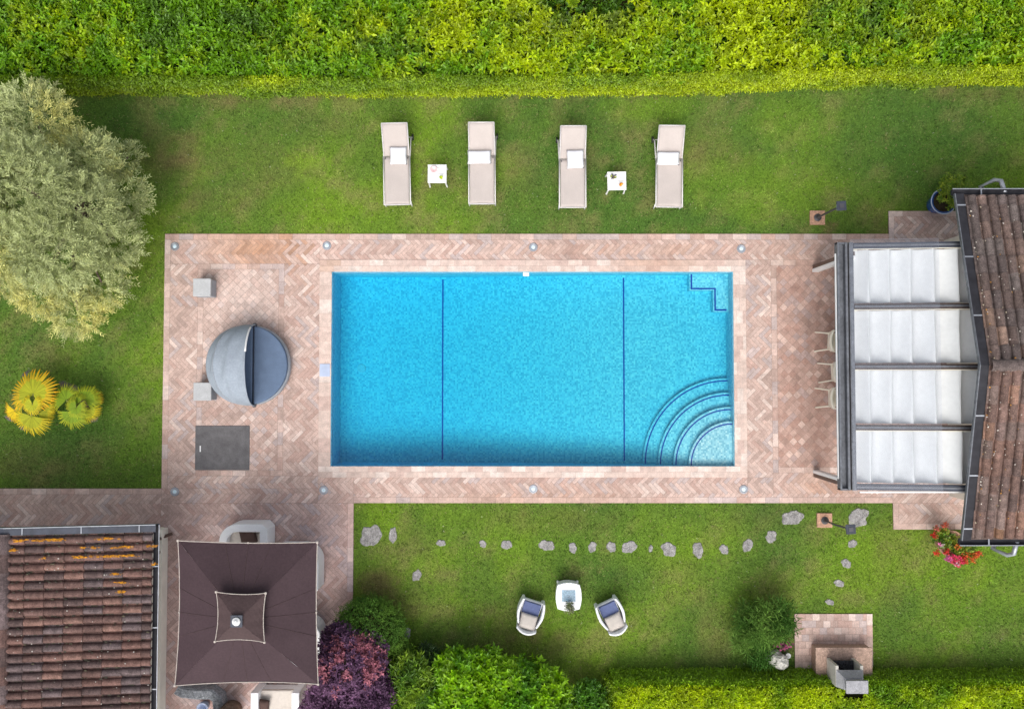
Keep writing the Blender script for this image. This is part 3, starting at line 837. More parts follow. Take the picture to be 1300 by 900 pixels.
def villa():
    ze = 2.55
    A = Vector(G(1211, 246, ze)); Bc = Vector(G(1220, 686, ze))
    ang = math.atan2(Bc.x - A.x, A.y - Bc.y)          # turned a little
    mid = (A + Bc) / 2
    root = thing('villa', 'right hand house with weathered brown tiled gable roof and metal gutters', 'house', (mid.x, mid.y, 0), ang)
    hw = (A - Bc).length / 2; zr = 3.36; wid = 5.0
    sl = math.atan2(zr - ze, hw); sd_ = math.hypot(hw, zr - ze)
    ry = .08
    mb = MB()
    def lich(i, j, nc, nr, c, r):
        if r.random() < .10: c = c * 1.3
        if r.random() < .015: c = c * .7 + np.array([.10, .045, .012])
        return c
    x0 = .22
    tile_roof(mb, (x0, 0, zr), (1, 0, 0), (0, math.cos(sl), -math.sin(sl)), wid, sd_ - .1, .222, .40, PAL_R, 3, h=.10, lichen=lich)
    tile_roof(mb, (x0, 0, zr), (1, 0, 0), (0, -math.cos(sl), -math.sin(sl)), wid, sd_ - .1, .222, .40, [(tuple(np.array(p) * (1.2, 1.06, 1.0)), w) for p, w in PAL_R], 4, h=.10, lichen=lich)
    caps(mb, (x0, 0, zr + .05), (wid, 0, zr + .05), PAL_R, 5, r=.13)
    m = mb
    def pf(r):
        y = r.uniform(-1, 1); s = 1 if y > 0 else -1
        x = x0 + (r.random() ** 1.6) * 2.2; yy = y * (hw - .2)
        return Vector((x, yy, zr - abs(yy) * math.tan(sl) + .095)), Vector((0, s * math.sin(sl), math.cos(sl)))
    specks(m, pf, 420, [(.42, .38, .34), (.5, .46, .4), (.33, .28, .2), (.35, .17, .04)], 8, (.008, .022))
    roof = mb.build('roof', 'roof_tile', root)
    # board under the tiles
    m = MB()
    for s in (1, -1):
        m.add([(.05, 0, zr - .03), (wid, 0, zr - .03), (wid, s * (hw - .02), ze - .03), (.05, s * (hw - .02), ze - .03),
               (.05, 0, zr - .08), (wid, 0, zr - .08), (wid, s * (hw - .02), ze - .08), (.05, s * (hw - .02), ze - .08)],
              [[0, 1, 2, 3], [4, 5, 6, 7], [3, 2, 6, 7], [0, 3, 7, 4], [1, 2, 6, 5]])
    m.build('eaves_board', 'brown_metal', root)
    # flashing channel up the verge: dark tray with a pale outer lip
    def strip(mb, x_0, x_1, dz0, dz1):
        for s in (1, -1):
            q = [(x_0, 0, zr + dz1), (x_1, 0, zr + dz1), (x_1, s * hw, ze + dz1), (x_0, s * hw, ze + dz1)]
            p = [(a, b, c - (dz1 - dz0)) for a, b, c in q]
            mb.add(q + p, [[0, 1, 2, 3], [4, 5, 6, 7], [0, 3, 7, 4], [1, 2, 6, 5], [3, 2, 6, 7]])
    m = MB(); strip(m, .03, .22, -.03, .0); tray = m.build('verge_flashing', 'dark_flashing', root)
    m = MB(); strip(m, .005, .028, -.05, .02); m.build('verge_lip', 'grey_metal', tray)
    for s in (1, -1):
        for k in (.28, .62, .93):
            y = s * hw * k; z = zr + (ze - zr) * k
            m = MB(); m.box((.125, y, z + .006), (.19, .03, .01), rx=-s * sl); m.build('joint', 'zinc', tray)
    for s, nm in ((1, 'n'), (-1, 's')):
        m = MB()
        pts = []
        n = 8
        for k in range(n + 1):
            t = PI + PI * k / n
            pts.append((math.cos(t) * .075, math.sin(t) * .075))
        yc = s * (hw + .03); zc = ze - .02
        vs = [(x, yc + p[0], zc + p[1]) for x in (-.02, wid) for p in pts]
        m.add(vs, [[k, k + 1, n + 2 + k, n + 1 + k] for k in range(n)] + [list(range(n + 1)), [n + 1 + k for k in range(n + 1)]])
        g = m.build('gutter', 'dark_flashing', root, solid=.006)
        m = MB(); m.box((wid / 2 - .01, yc + s * .08, zc + .004), (wid + .02, .02, .022), bev=.004)
        m.box((.62, yc, zc + .005), (.03, .16, .008)); m.box((2.0, yc, zc + .005), (.03, .16, .008))
        m.build('gutter_lip', 'zinc', g)
    # downpipes with elbows
    def tree_pipe(name, px, py, s):
        lx = XP(px, 1.8, py) - mid.x
        m = MB(); yo = s * (hw + .04)
        m.tube([(lx + .32, yo, ze - .10), (lx + .32, yo + s * .30, ze - .22), (lx + .26, yo + s * .36, ze - .35), (lx + .05, yo + s * .26, ze - .55), (lx + .5, yo - s * .2, ze - .75), (lx + 1.2, yo - s * .55, ze - 1.0), (lx + 1.2, yo - s * .55, .1)], .05, 10)
        m.build('downpipe', 'zinc', root, smooth=True)
    tree_pipe('downpipe', 1236, 235, 1); tree_pipe('downpipe', 1250, 694, -1)
    # walls with gable
    m = MB(); wx, wy = 1.15, hw - .6; zt = lambda y: zr - .13 - abs(y) * math.tan(sl)
    m.add([(wx, -wy, 0), (wx, wy, 0), (wx, wy, zt(wy)), (wx, 0, zt(0)), (wx, -wy, zt(wy))], [[0, 1, 2, 3, 4]])
    for s in (1, -1): m.add([(wx, s * wy, 0), (wid, s * wy, 0), (wid, s * wy, zt(wy)), (wx, s * wy, zt(wy))], [[0, 1, 2, 3]])
    m.add([(wid, -wy, 0), (wid, wy, 0), (wid, wy, zt(wy)), (wid, 0, zt(0)), (wid, -wy, zt(wy))], [[0, 1, 2, 3, 4]])
    m.build('wall', 'white_plaster', root)
villa()

def hut():
    ze = 2.3
    xe = XP(194, ze, 780); yt = YP(668, ze + .1)
    zr = 2.72; xr = G(5, 780, zr)[0]
    run = xe - xr; sl = math.atan2(zr - ze, run); ld = math.hypot(run, zr - ze)
    ln = 6.4
    root = thing('tiled_hut', 'lower left hut with ribbed reddish tiled roof and orange lichen', 'hut', (xe, yt, 0))
    mb = MB()
    def lich(i, j, nc, nr, c, r):
        return c
    # along the ridge = -y; down slope = +x
    d = (math.cos(sl), 0, -math.sin(sl)); d2 = (-math.cos(sl), 0, -math.sin(sl))
    tile_roof(mb, (-run, -.14, zr), (0, -1, 0), d, ln, ld - .03, .195, .405, PAL_L, 12, h=.088, step=.022)
    tile_roof(mb, (-run, -.14, zr), (0, -1, 0), d2, ln, ld - .03, .195, .405, PAL_L, 13, h=.088, step=.022)
    caps(mb, (-run, -.1, zr + .05), (-run, -ln, zr + .05), PAL_L, 15, r=.13)
    m = mb
    r = random.Random(4)
    def pf_at(x, y, nn):
        u = ((-y - .14) / .195) % 1
        hz = .075 * math.sqrt(max(0, 1 - ((u - .60) / .40) ** 2)) if u > .2 else 0
        return Vector((x, y, ze + (-x) / run * (zr - ze) + hz + .034)), nn
    nn = Vector((math.sin(sl), 0, math.cos(sl)))
    # orange lichen bands on the upper rolls
    for px, row, wpx in ((30, 0, 10), (58, 0, 26), (75, 0, 12), (135, 0, 14), (118, 1, 8), (150, 1, 16), (190, 1, 10), (25, 1, 8), (105, 1, 8), (130, 2, 30), (160, 2, 18), (150, 5, 9), (152, 6, 10), (145, 4, 8), (190, 3, 6), (60, 2, 6), (100, 2, 10)):
        cx = XP(px, ze + .3, 700) - xe
        for _ in range(int(wpx * 2.0)):
            x = cx + r.gauss(0, M(wpx) * .35); y = -.14 - .195 * (row + r.uniform(.40, .62))
            p, q = pf_at(x, y, nn)
            k = 6; rad = r.uniform(.008, .03); c = r.choice([(.50, .22, .012), (.42, .17, .015), (.34, .15, .03)])
            m.add([p + Vector((math.cos(2 * PI * t / k) * rad * 1.6, math.sin(2 * PI * t / k) * rad * .6, r.uniform(0, .004))) for t in range(k)], [list(range(k))], c)
    # dark moss in the pans, grey lichen dots
    for _ in range(900):
        x = -r.uniform(.05, run - .1); row = r.randrange(0, 30); fall = math.exp(-row / 14)
        if r.random() > .25 + .75 * fall: continue
        y = -.14 - .195 * (row + r.uniform(-.02, .30)); p, q = pf_at(x, y, nn)
        k = 5; rad = r.uniform(.008, .03)
        m.add([p + Vector((math.cos(2 * PI * t / k) * rad * 1.5, math.sin(2 * PI * t / k) * rad * .8, r.uniform(-.008, .002))) for t in range(k)], [list(range(k))], r.choice([(.05, .048, .035), (.07, .065, .05), (.10, .09, .06)]))
    for _ in range(120):
        x = -r.uniform(.05, run - .1); y = -r.uniform(.2, 5); p, q = pf_at(x, y, nn); k = 5; rad = r.uniform(.006, .018)
        m.add([p + Vector((math.cos(2 * PI * t / k) * rad, math.sin(2 * PI * t / k) * rad, .003)) for t in range(k)], [list(range(k))], (.45, .42, .38))
    roof = mb.build('roof', 'roof_tile', root)
    # metal flashing along the top verge, with joints
    m = MB()
    for s in (1,):
        m.add([(0.06, -.13, ze + .05), (-run, -.13, zr + .06), (-run - 2, -.13, zr - .2), (0.06, .02, ze + .05), (-run, .02, zr + .06), (-run - 2, .02, zr - .2),
               (0.06, .02, ze - .12), (-run, .02, zr - .12), (-run - 2, .02, zr - .38)], [[0, 1, 4, 3], [1, 2, 5, 4], [3, 4, 7, 6], [4, 5, 8, 7]])
    fl = m.build('verge_flashing', 'slate_metal', root, solid=.01)
    m = MB()
    m.tube([(0.06, .03, ze + .065), (-run, .03, zr + .075), (-run - 2, .03, zr - .18)], .012, 6)
    m.build('flashing_lip', 'zinc', fl)
    for px in (35, 104, 173):
        lx = XP(px, ze + .25, 668) - xe
        m = MB(); m.box((lx, -.05, ze + .062 + (-lx / run) * (zr - ze) + .008), (.022, .15, .012)); m.build('joint', 'zinc', fl)
    # eaves gutter
    m = MB(); n = 8
    pts = [(math.cos(PI + PI * k / n) * .06 + .05, math.sin(PI + PI * k / n) * .06) for k in range(n + 1)]
    vs = [(p[0], y, ze - .01 + p[1]) for y in (.02, -ln) for p in pts]
    m.add(vs, [[k, k + 1, n + 2 + k, n + 1 + k] for k in range(n)] + [list(range(n + 1))])
    g = m.build('gutter', 'dark_flashing', root, solid=.006)
    m = MB(); m.box((.115, -ln / 2, ze), (.018, ln + .04, .02), bev=.004)
    for k in range(4): m.box((.06, -.9 - k * 1.35, ze + .004), (.13, .02, .008))
    m.build('gutter_lip', 'zinc', g)
    # walls, set back under the eaves
    wx = XP(212, 0, 780) - xe - .10; wt = YP(673.5, .5) - yt
    m = MB(); b = -.04
    m.box(((wx - 7) / 2, (wt - ln) / 2, 1.05), (7 + wx, ln + wt, 2.1))
    m.build('wall', 'pale_render', root)
    m = MB(); m.box((wx - .06, (wt - ln) / 2, .18), (.34, ln + wt - .02, .36), bev=.01); m.build('ledge', 'pale_render', root)
    m = MB()
    bx, by, _ = G(219, 677, .12); bx -= xe; by -= yt
    m.tube([(.05, by - .05, ze - .08), (-.02, by - .06, ze - .3), (wx + .06, by - .08, 1.5), (wx + .06, by - .08, .35), (wx + .09, by - .06, .2), (bx, by, .12)], .04, 10)
    m.build('downpipe', 'brown_metal', root, smooth=True)
hut()

# ================================================================== PERGOLA
def pergola():
    zf, zb = 2.30, 2.56
    xf, xb = XP(1078, zf), XP(1250, zb)
    y_top, y_bot = YP(309, zf), YP(621, zf)
    root = thing('pergola', 'dark metal pergola with four white wavy fabric roof panels beside the house', 'pergola', (xf, (y_top + y_bot) / 2, 0))
    cx, cy = xf, (y_top + y_bot) / 2
    slope = (zb - zf) / (xb - xf); zz = lambda lx: zf + slope * lx
    # gutter beam in front: trough
    g0, g1 = XP(1064, zf) - cx, -.01
    m = MB(); yl = (y_top - y_bot) / 2 + .02
    m.box(((g0 + g1) / 2, 0, zf - .10), (g1 - g0, 2 * yl, .05))
    m.box((g0 + .02, 0, zf - .02), (.04, 2 * yl, .13), bev=.005); m.box((g1 - .04, 0, zf - .02), (.05, 2 * yl - .01, .15), bev=.005)
    m.box(((g0 + g1) / 2, yl - .02, zf - .03), (g1 - g0, .04, .12)); m.box(((g0 + g1) / 2, -yl + .02, zf - .03), (g1 - g0, .04, .12))
    m.build('gutter_beam', 'grey_metal', root)
    m = MB(); m.box((g0 - .012, -.0, zf - .05), (.018, 2 * yl - .5, .05)); m.build('beam_trim', 'white', root)
    # cross beam along the front, then five rafters
    m = MB(); m.box((.07, 0, zf - .02), (.10, 2 * yl, .10), bev=.006); m.build('front_rail', 'grey_metal', root)
    yr = [YP(p, zf) - cy for p in (312.5, 389.5, 465.5, 542.5, 618)]
    Lx = xb - xf
    for k, y in enumerate(yr):
        m = MB(); w = .13 if k in (0, 4) else .12
        vs = []
        for lx in (.12, Lx):
            for dy, dz in ((-w / 2, -.12), (w / 2, -.12), (w / 2, .03), (-w / 2, .03)): vs.append((lx, y + dy, zz(lx) + dz))
        m.add(vs, [[0, 1, 2, 3], [4, 5, 6, 7], [0, 1, 5, 4], [1, 2, 6, 5], [2, 3, 7, 6], [3, 0, 4, 7]])
        rf = m.build('rafter', 'rafter_brown' if k in (1, 2, 3) else 'slate_metal', root, bev=.006)
        m = MB(); vs = []
        for lx in (.12, Lx):
            for dy, dz in ((-.022, .032), (.022, .032), (.022, .045), (-.022, .045)): vs.append((lx, y + dy, zz(lx) + dz))
        m.add(vs, [[0, 1, 2, 3], [4, 5, 6, 7], [0, 1, 5, 4], [1, 2, 6, 5], [2, 3, 7, 6], [3, 0, 4, 7]])
        m.build('rafter_rail', 'grey_metal', rf)
    # fabric panels: sagging waves between cross bars
    fx0 = XP(1084, zf) - cx
    folds = [XP(p, zf + .12) - cx for p in (1084, 1107, 1133, 1158.5, 1187, 1217, 1248)]
    for k in range(4):
        y0, y1 = yr[k + 1] + .085, yr[k] - .085
        m = MB(); sg = .17
        def fn(u, v, k=k, y0=y0, y1=y1):
            t = u * (len(folds) - 1); i = min(int(t), len(folds) - 2); q = t - i
            x = folds[i] + (folds[i + 1] - folds[i]) * q
            y = y0 + (y1 - y0) * v
            # cloth pulled tight at a bar, bellied towards the next one
            z = zz(x) - .02 - sg * (math.sin(PI * q ** .75)) * (1 - .25 * abs(2 * v - 1) ** 3)
            z += .004 * math.sin(9 * v + i * 2 + k) + .003 * math.sin(23 * v + 11 * q + k * 2)
            x += .012 * math.sin(3 * v + i * 1.7 + k)
            return (x, y, z)
        m.grid(6 * 14 + 1, 18, fn)
        o = m.build('fabric_panel', 'fabric_white', root, smooth=True, weld=True)
        m = MB(); m.box((fx0 + .05, y1 + .012, zz(fx0) - .01), (.2, .03, .02))
        m.box(((fx0 + folds[-1]) / 2, y1 + .012, zz((fx0 + folds[-1]) / 2) - .02), (folds[-1] - fx0, .018, .02)); 
        m.v = [(x, y, z + slope * (x - (fx0 + folds[-1]) / 2) if True else z) for x, y, z in m.v]
        m.build('fabric_edge', 'ivory', o)
    # clear sheet over the front part
    gx1 = XP(1195, zf + .25) - cx
    m = MB(); z0 = .065
    ya, yb = YP(303.5, zf + .1) - cy, YP(623, zf + .1) - cy
    m.add([(.03, yb, zz(.03) + z0), (gx1, yb, zz(gx1) + z0), (gx1, ya, zz(gx1) + z0), (.03, ya, zz(.03) + z0)], [[0, 1, 2, 3]])
    m.build('clear_sheet', 'glass', root, solid=.008)
    m = MB(); m.box((Lx / 2 + .1, yr[4] - .10, zz(Lx / 2) - .02), (Lx - .1, .03, .05)); m.build('edge_trim', 'white', root)
    # posts: dark outer face, white inner face
    for (px, py), s in (((1031, 341), -1), ((1032, 601), 1)):
        x, y, _ = G(px, py)
        x -= cx; y -= cy
        m = MB(); m.box((x + .07, y - s * .035, zf / 2 - .06), (.14, .09, zf - .12), bev=.006)
        p = m.build('post', 'brown_metal', root)
        m = MB(); m.box((x + .075, y + s * .055, zf / 2 - .05), (.17, .085, zf - .10), bev=.02); m.build('side_curtain', 'white', p)
pergola()

# ================================================================== HEDGES, TREES, SHRUBS
def col_mix(*cs):
    return np.array(cs)
def hedge_leaves(fm, c, n, col, k, Ln, Wd, **kw): fm.rosettes(c, n, col, k, Ln, Wd, **kw)

def top_hedge():
    x0, x1 = -15.0, 15.5; zt = 0.92
    depth = 3.4
    o = thing('tall_hedge', 'wide dense laurel hedge with yellow green new leaves along the upper garden edge', 'hedge', (0, YP(60), 0))
    oy = YP(60)
    fm = FM()
    # top surface
    N = 21000
    x = rng.uniform(x0, x1, N); v = rng.random(N)
    yf = th_y(x) + .06 + .10 * fbm(x * 1.2, x * 0, 9)
    y = yf + v * depth
    bulge = fbm(x * .9, y * .9, 41); fine = fbm(x * 3.2, y * 3.2, 42)
    z = zt + (bulge - .5) * .55 + (fine - .5) * .5 + rng.normal(0, .11, N) - .35 * np.exp(-v * depth / .18)
    hole = (np.exp(-(((x - 1.9) / 1.5) ** 2 + ((y - YP(2, 1.2)) / .32) ** 2)) > .5) & (fbm(x * 2, y * 2, 77) > .36)
    z = np.where(hole, z - .7, z)
    n = np.stack([rng.normal(0, .45, N), rng.normal(-.05, .45, N), np.ones(N)], 1)
    yel = np.clip((fbm(x * .35, y * .35, 51) - .44) * 2.6 + (fbm(x * 1.6, y * 1.6, 52) - .5) * 1.6 + .34 + np.clip(x / 30, -.3, .3) + rng.normal(0, .18, N), 0, 1)
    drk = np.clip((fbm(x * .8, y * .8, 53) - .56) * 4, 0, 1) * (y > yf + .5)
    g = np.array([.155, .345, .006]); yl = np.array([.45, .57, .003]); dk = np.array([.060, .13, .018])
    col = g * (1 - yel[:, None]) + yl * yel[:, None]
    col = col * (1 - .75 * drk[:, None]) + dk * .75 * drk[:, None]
    col *= rng.uniform(.75, 1.25, (N, 1))
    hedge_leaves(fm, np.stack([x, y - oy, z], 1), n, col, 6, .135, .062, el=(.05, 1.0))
    # second, deeper layer: leaf colour darkened to stand for shade in the gaps
    N2 = 12000
    x = rng.uniform(x0, x1, N2); v = rng.random(N2); y = th_y(x) + .2 + v * depth
    z = zt - .28 + (fbm(x * .9, y * .9, 41) - .5) * .5 + rng.normal(0, .07, N2)
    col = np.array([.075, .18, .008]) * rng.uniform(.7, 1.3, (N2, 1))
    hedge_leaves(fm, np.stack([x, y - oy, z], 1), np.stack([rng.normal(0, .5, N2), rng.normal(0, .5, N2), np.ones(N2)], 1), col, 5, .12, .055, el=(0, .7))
    # clipped face towards the lawn: small leaves
    N3 = 26000
    x = rng.uniform(x0, x1, N3); t = rng.random(N3)
    y = th_y(x) + .02 + .10 * t + rng.normal(0, .035, N3) + (fbm(x * 1.5, t * 1.5, 63) - .5) * .22
    z = .03 + t * (zt - .05) + rng.normal(0, .03, N3)
    yel = np.clip((fbm(x * .5, t, 51) - .34) * 3 + np.clip(x / 22, -.3, .35), 0, 1)
    col = (np.array([.20, .34, .015]) * (1 - yel[:, None]) + np.array([.46, .58, .010]) * yel[:, None]) * rng.uniform(.6, 1.3, (N3, 1))
    hedge_leaves(fm, np.stack([x, y - oy, z], 1), np.stack([rng.normal(0, .4, N3), -np.ones(N3), rng.uniform(0, .9, N3)], 1), col, 4, .075, .036, el=(.0, .8))
    fm.build('foliage', 'leaf', o)
    m = MB()
    def core(u, v):
        xx = x0 + (x1 - x0) * u
        yf = float(th_y(xx)) + .10
        prof = [(0, 0), (.05, zt - .55), (.3, zt - .42), (depth, zt - .42), (depth, 0)]
        q = v * 4; i = min(int(q), 3); f = q - i
        a, b = prof[i], prof[i + 1]
        return (xx, yf + a[0] + (b[0] - a[0]) * f - oy, a[1] + (b[1] - a[1]) * f)
    m.grid(80, 5, core); m.build('dark_core', 'twig_and_core', o)  # solid dark mass under the leaves, so the gaps look shaded
top_hedge()

def low_hedge():
    zt = .74; x0, x1 = LH_X0 + .1, 15.5; depth = 2.2
    oy = LH_Y
    o = thing('clipped_hedge', 'flat topped clipped yellow green hedge behind the barbecue, lower right', 'hedge', (x0, oy, 0))
    fm = FM()
    N = 26000
    x = rng.uniform(x0, x1, N); v = rng.random(N); y = oy - .02 - v * depth
    ed = np.exp(-v * depth / .18) * .22 + np.exp(-(x - x0) / .15) * .2
    z = zt + (fbm(x * 1.1, y * 1.1, 71) - .5) * .22 + (fbm(x * 5, y * 5, 72) - .5) * .15 + rng.normal(0, .03, N) - ed
    yel = np.clip((fbm(x * .5, y * .7, 73) - .22) * 2.4 + (fbm(x * 2, y * 2, 74) - .5) * 1.6, 0, 1) * (1 - .0 * v)
    yel *= np.clip((v * depth) / .12, .4, 1)
    col = np.array([.19, .38, .008]) * (1 - yel[:, None]) + np.array([.58, .72, .003]) * yel[:, None]
    n = np.stack([rng.normal(0, .4, N), rng.normal(0, .4, N), np.ones(N)], 1)
    bare = (np.abs(x - XP(1062)) < .25) & (v * depth < .35)
    k = ~bare
    hedge_leaves(fm, np.stack([x - x0, y - oy, z], 1)[k], n[k], (col * rng.uniform(.72, 1.25, (N, 1)))[k], 5, .072, .032, el=(.1, 1.0))
    N3 = 16000
    x = rng.uniform(x0, x1, N3); t = rng.random(N3)
    y = oy + .02 - .10 * t + rng.normal(0, .03, N3); z = .03 + t * (zt - .1)
    col = np.array([.25, .44, .012]) * rng.uniform(.6, 1.35, (N3, 1))
    hedge_leaves(fm, np.stack([x - x0, y - oy, z], 1), np.stack([rng.normal(0, .4, N3), np.ones(N3), rng.uniform(0, .9, N3)], 1), col, 4, .062, .03, el=(0, .8))
    N5 = 9000
    x = rng.uniform(x0, x1, N5); t = rng.random(N5)
    col = np.array([.13, .25, .015]) * rng.uniform(.6, 1.35, (N5, 1))
    hedge_leaves(fm, np.stack([x - x0, -depth - .04 + rng.normal(0, .04, N5), .03 + t * (zt - .08)], 1), np.stack([rng.normal(0, .4, N5), -np.ones(N5), rng.uniform(0, .9, N5)], 1), col, 4, .075, .036)
    N4 = 2500
    y = oy - rng.random(N4) * depth; t = rng.random(N4); x = x0 + rng.normal(0, .05, N4)
    col = np.array([.22, .36, .012]) * rng.uniform(.6, 1.3, (N4, 1))
    hedge_leaves(fm, np.stack([x - x0, y - oy, t * (zt - .1)], 1), np.stack([-np.ones(N4), rng.normal(0, .4, N4), rng.uniform(0, .9, N4)], 1), col, 4, .062, .03)
    fm.build('foliage', 'leaf', o)
    m = MB(); m.box(((x1 - x0) / 2 + .08, -depth / 2 - .1, (zt - .2) / 2), (x1 - x0, depth - .15, zt - .2)); m.build('dark_core', 'twig_and_core', o)  # plain dark box inside the foliage, standing in for its inner shade
low_hedge()

def sph(N):
    d = rng.normal(0, 1, (N, 3)); return d / np.linalg.norm(d, axis=1)[:, None]
def lobes_points(lobes, N, shell=.35, zmin=.05, flat=1.0):
    """points and outward normals in the outer shell of a set of overlapping lobes"""
    P, Nn = [], []
    vol = np.array([l[3] ** 2 for l in lobes]); vol = vol / vol.sum()
    for (cx, cy, cz, r), w in zip(lobes, vol):
        m = int(N * w); d = sph(m); d[:, 2] = np.abs(d[:, 2]) * np.where(rng.random(m) < .8, 1, -1)
        rough = 1 + .22 * (fbm(d[:, 0] * 2.2 + cx * 7, d[:, 1] * 2.2 + d[:, 2] * 1.7 + cy * 5, 81) - .5) * 2
        rad = r * rough * (1 - shell * rng.random(m) ** 2.2)
        p = d * rad[:, None]; p[:, 2] *= flat
        P.append(p + np.array([cx, cy, cz])); Nn.append(d)
    P = np.concatenate(P); Nn = np.concatenate(Nn)
    keep = P[:, 2] > zmin
    # drop points deep inside another lobe
    for cx, cy, cz, r in lobes:
        q = (P - np.array([cx, cy, cz])) / np.array([1, 1, flat])
        keep &= np.linalg.norm(q, axis=1) > r * .52
    return P[keep], Nn[keep]

def olive():
    zc = 2.5
    bx, by, _ = G(60, 268, zc)
    o = thing('olive_tree', 'large silvery grey green olive tree crown at the upper left edge', 'tree', (bx, by, 0))
    L = []
    for px, py, rp, z in ((45, 152, 42, 2.3), (5, 160, 46, 2.5), (-50, 190, 70, 2.5), (115, 203, 32, 2.2), (142, 243, 29, 2.1), (85, 200, 40, 2.6), (30, 235, 58, 3.0), (95, 262, 45, 2.8), (-60, 290, 80, 2.7), (132, 300, 34, 2.2), (70, 318, 50, 2.6), (5, 325, 55, 2.4), (112, 355, 32, 1.9), (82, 392, 32, 1.8), (45, 360, 34, 2.0), (147, 190, 14, 1.8)):
        x, y, _ = G(px, py, z); L.append((x - bx, y - by, z - .2 + .35 * math.sin(px * 3.1 + py), M(rp, z) * .93))
    fm = FM()
    P, Nn = lobes_points(L, 9500, shell=.32, zmin=.7, flat=.8)
    N = len(P)
    # twigs run outward and hang; leaves in pairs along each
    out = Nn.copy(); out[:, 2] = out[:, 2] * .35 + rng.uniform(-.25, .35, N); out += rng.normal(0, .45, (N, 3))
    swirl = np.stack([-Nn[:, 1], Nn[:, 0], np.zeros(N)], 1); out += swirl * rng.normal(.3, .4, (N, 1))
    out /= np.linalg.norm(out, axis=1)[:, None]
    y_ = fbm(P[:, 0] * .9 + 9, P[:, 1] * .9 + 3, 91)
    yel = np.clip((y_ - .48) * 3.4 + rng.normal(0, .2, N), 0, 1)
    c = np.array([.42, .47, .205]) * (1 - yel[:, None]) + np.array([.74, .69, .22]) * yel[:, None]
    low = np.clip((2.2 - P[:, 2]) / 1.5, 0, .0)
    c = c * rng.uniform(.72, 1.22, (N, 1))
    tl = rng.uniform(.14, .30, N) + .16 * (rng.random(N) < .12)
    ref = np.array([[0, 0, 1.]])
    s1 = np.cross(out, ref); s1 /= np.linalg.norm(s1, axis=1)[:, None] + 1e-6
    s2 = np.cross(s1, out)
    for j in range(12):
        f = (j // 2 + .5) / 6
        b = P + out * (tl * f)[:, None] - ref * (tl * f * f * .25)[:, None]
        sg = 1 if j % 2 else -1
        an = rng.uniform(-.9, .9, N)
        sdv = (s1 * np.cos(an)[:, None] + s2 * np.sin(an)[:, None]) * sg
        d = out * .8 + sdv * .6; d /= np.linalg.norm(d, axis=1)[:, None]
        up = np.cross(sdv, d); sv = np.cross(d, up); sv /= np.linalg.norm(sv, axis=1)[:, None] + 1e-6
        silver = (rng.random(N) < .35)[:, None]
        cc = np.where(silver, c * np.array([1.12, 1.12, 1.25]), c) * rng.uniform(.8, 1.2, (N, 1))
        fm.leaves(b, d, sv, up, rng.uniform(.065, .115, N), rng.uniform(.016, .026, N), cc, .1, .05)
    fm.build('foliage', 'matte_leaf', o)
    m = MB()
    m.tube([(0, 0, -.05), (.05, -.03, .4), (-.05, .05, .9), (.02, .02, 1.4)], [.28, .2, .17, .14], 10)
    for i, l in enumerate(L):
        m.tube([(.02, .02, 1.2), (l[0] * .4, l[1] * .4, 1.5 + .2 * (l[2] - 1.5)), (l[0], l[1], l[2] - .05)], [.09, .055, .02], 7)
    m.build('trunk', 'bark', o, smooth=True)
olive()

def shrub(name, label, cat, lobes, N, k, Ln, Wd, cols, mt='leaf', shell=.35, el=(.1, .9), core=.72, flat=.9, seed=1, tips=None, group=None, corecol='twig_and_core', freq=2.0):
    """lobes in picture pixels: (px, py, z, radius px)"""
    bx, by, _ = G(lobes[0][0], lobes[0][1], lobes[0][2])
    o = thing(name, label, cat, (bx, by, 0), group=group)
    L = []
    for px, py, z, rp in lobes:
        x, y, _ = G(px, py, z); L.append((x - bx, y - by, z * .75, M(rp, z)))
    P, Nn = lobes_points(L, N, shell, .04, flat)
    n = len(P)
    w = np.clip((fbm(P[:, 0] * freq + 3, P[:, 1] * freq + 7, 100 + seed) - .5) * 3.2 + .5 + rng.normal(0, .18, n), 0, 1)
    c = np.array(cols[0]) * (1 - w[:, None]) + np.array(cols[1]) * w[:, None]
    if tips is not None:
        t = (fbm(P[:, 0] * 3.5 + 1, P[:, 1] * 3.5, 130 + seed) > tips[1]) & (Nn[:, 2] > .35)
        if len(tips) > 2:
            for px, py, rr in tips[2]:
                qx, qy, _ = G(px, py, lobes[0][2]); dd = np.hypot(P[:, 0] + bx - qx, P[:, 1] + by - qy)
                t |= (dd < M(rr) * rng.uniform(.2, 1.1, n)) & (Nn[:, 2] > .2)
        c[t] = np.array(tips[0]) * rng.uniform(.7, 1.2, (t.sum(), 1))
    c = c * rng.uniform(.75, 1.25, (n, 1))
    nn = Nn * .6 + np.array([[0, 0, .55]]) + rng.normal(0, .25, (n, 3))
    fm = FM(); fm.rosettes(P, nn, c, k, Ln, Wd, el=el)
    fm.build('foliage', mt, o)
    m = MB(); r = random.Random(seed)
    for cx, cy, cz, rad in L:
        if core: m.lathe([(0, -rad * core * flat), (rad * core * .7, -rad * core * .7 * flat), (rad * core, 0), (rad * core * .7, rad * core * .7 * flat), (0, rad * core * flat)], 12, (cx, cy, cz))
        for q in range(3):
            a = r.uniform(0, 6.3)
            m.tube([(cx * .3, cy * .3, 0), (cx + math.cos(a) * rad * .3, cy + math.sin(a) * rad * .3, cz * .6), (cx + math.cos(a) * rad * .7, cy + math.sin(a) * rad * .7, cz + rad * .3)], [.03, .02, .008], 5)
    m.build('branches', corecol, o)
    return o

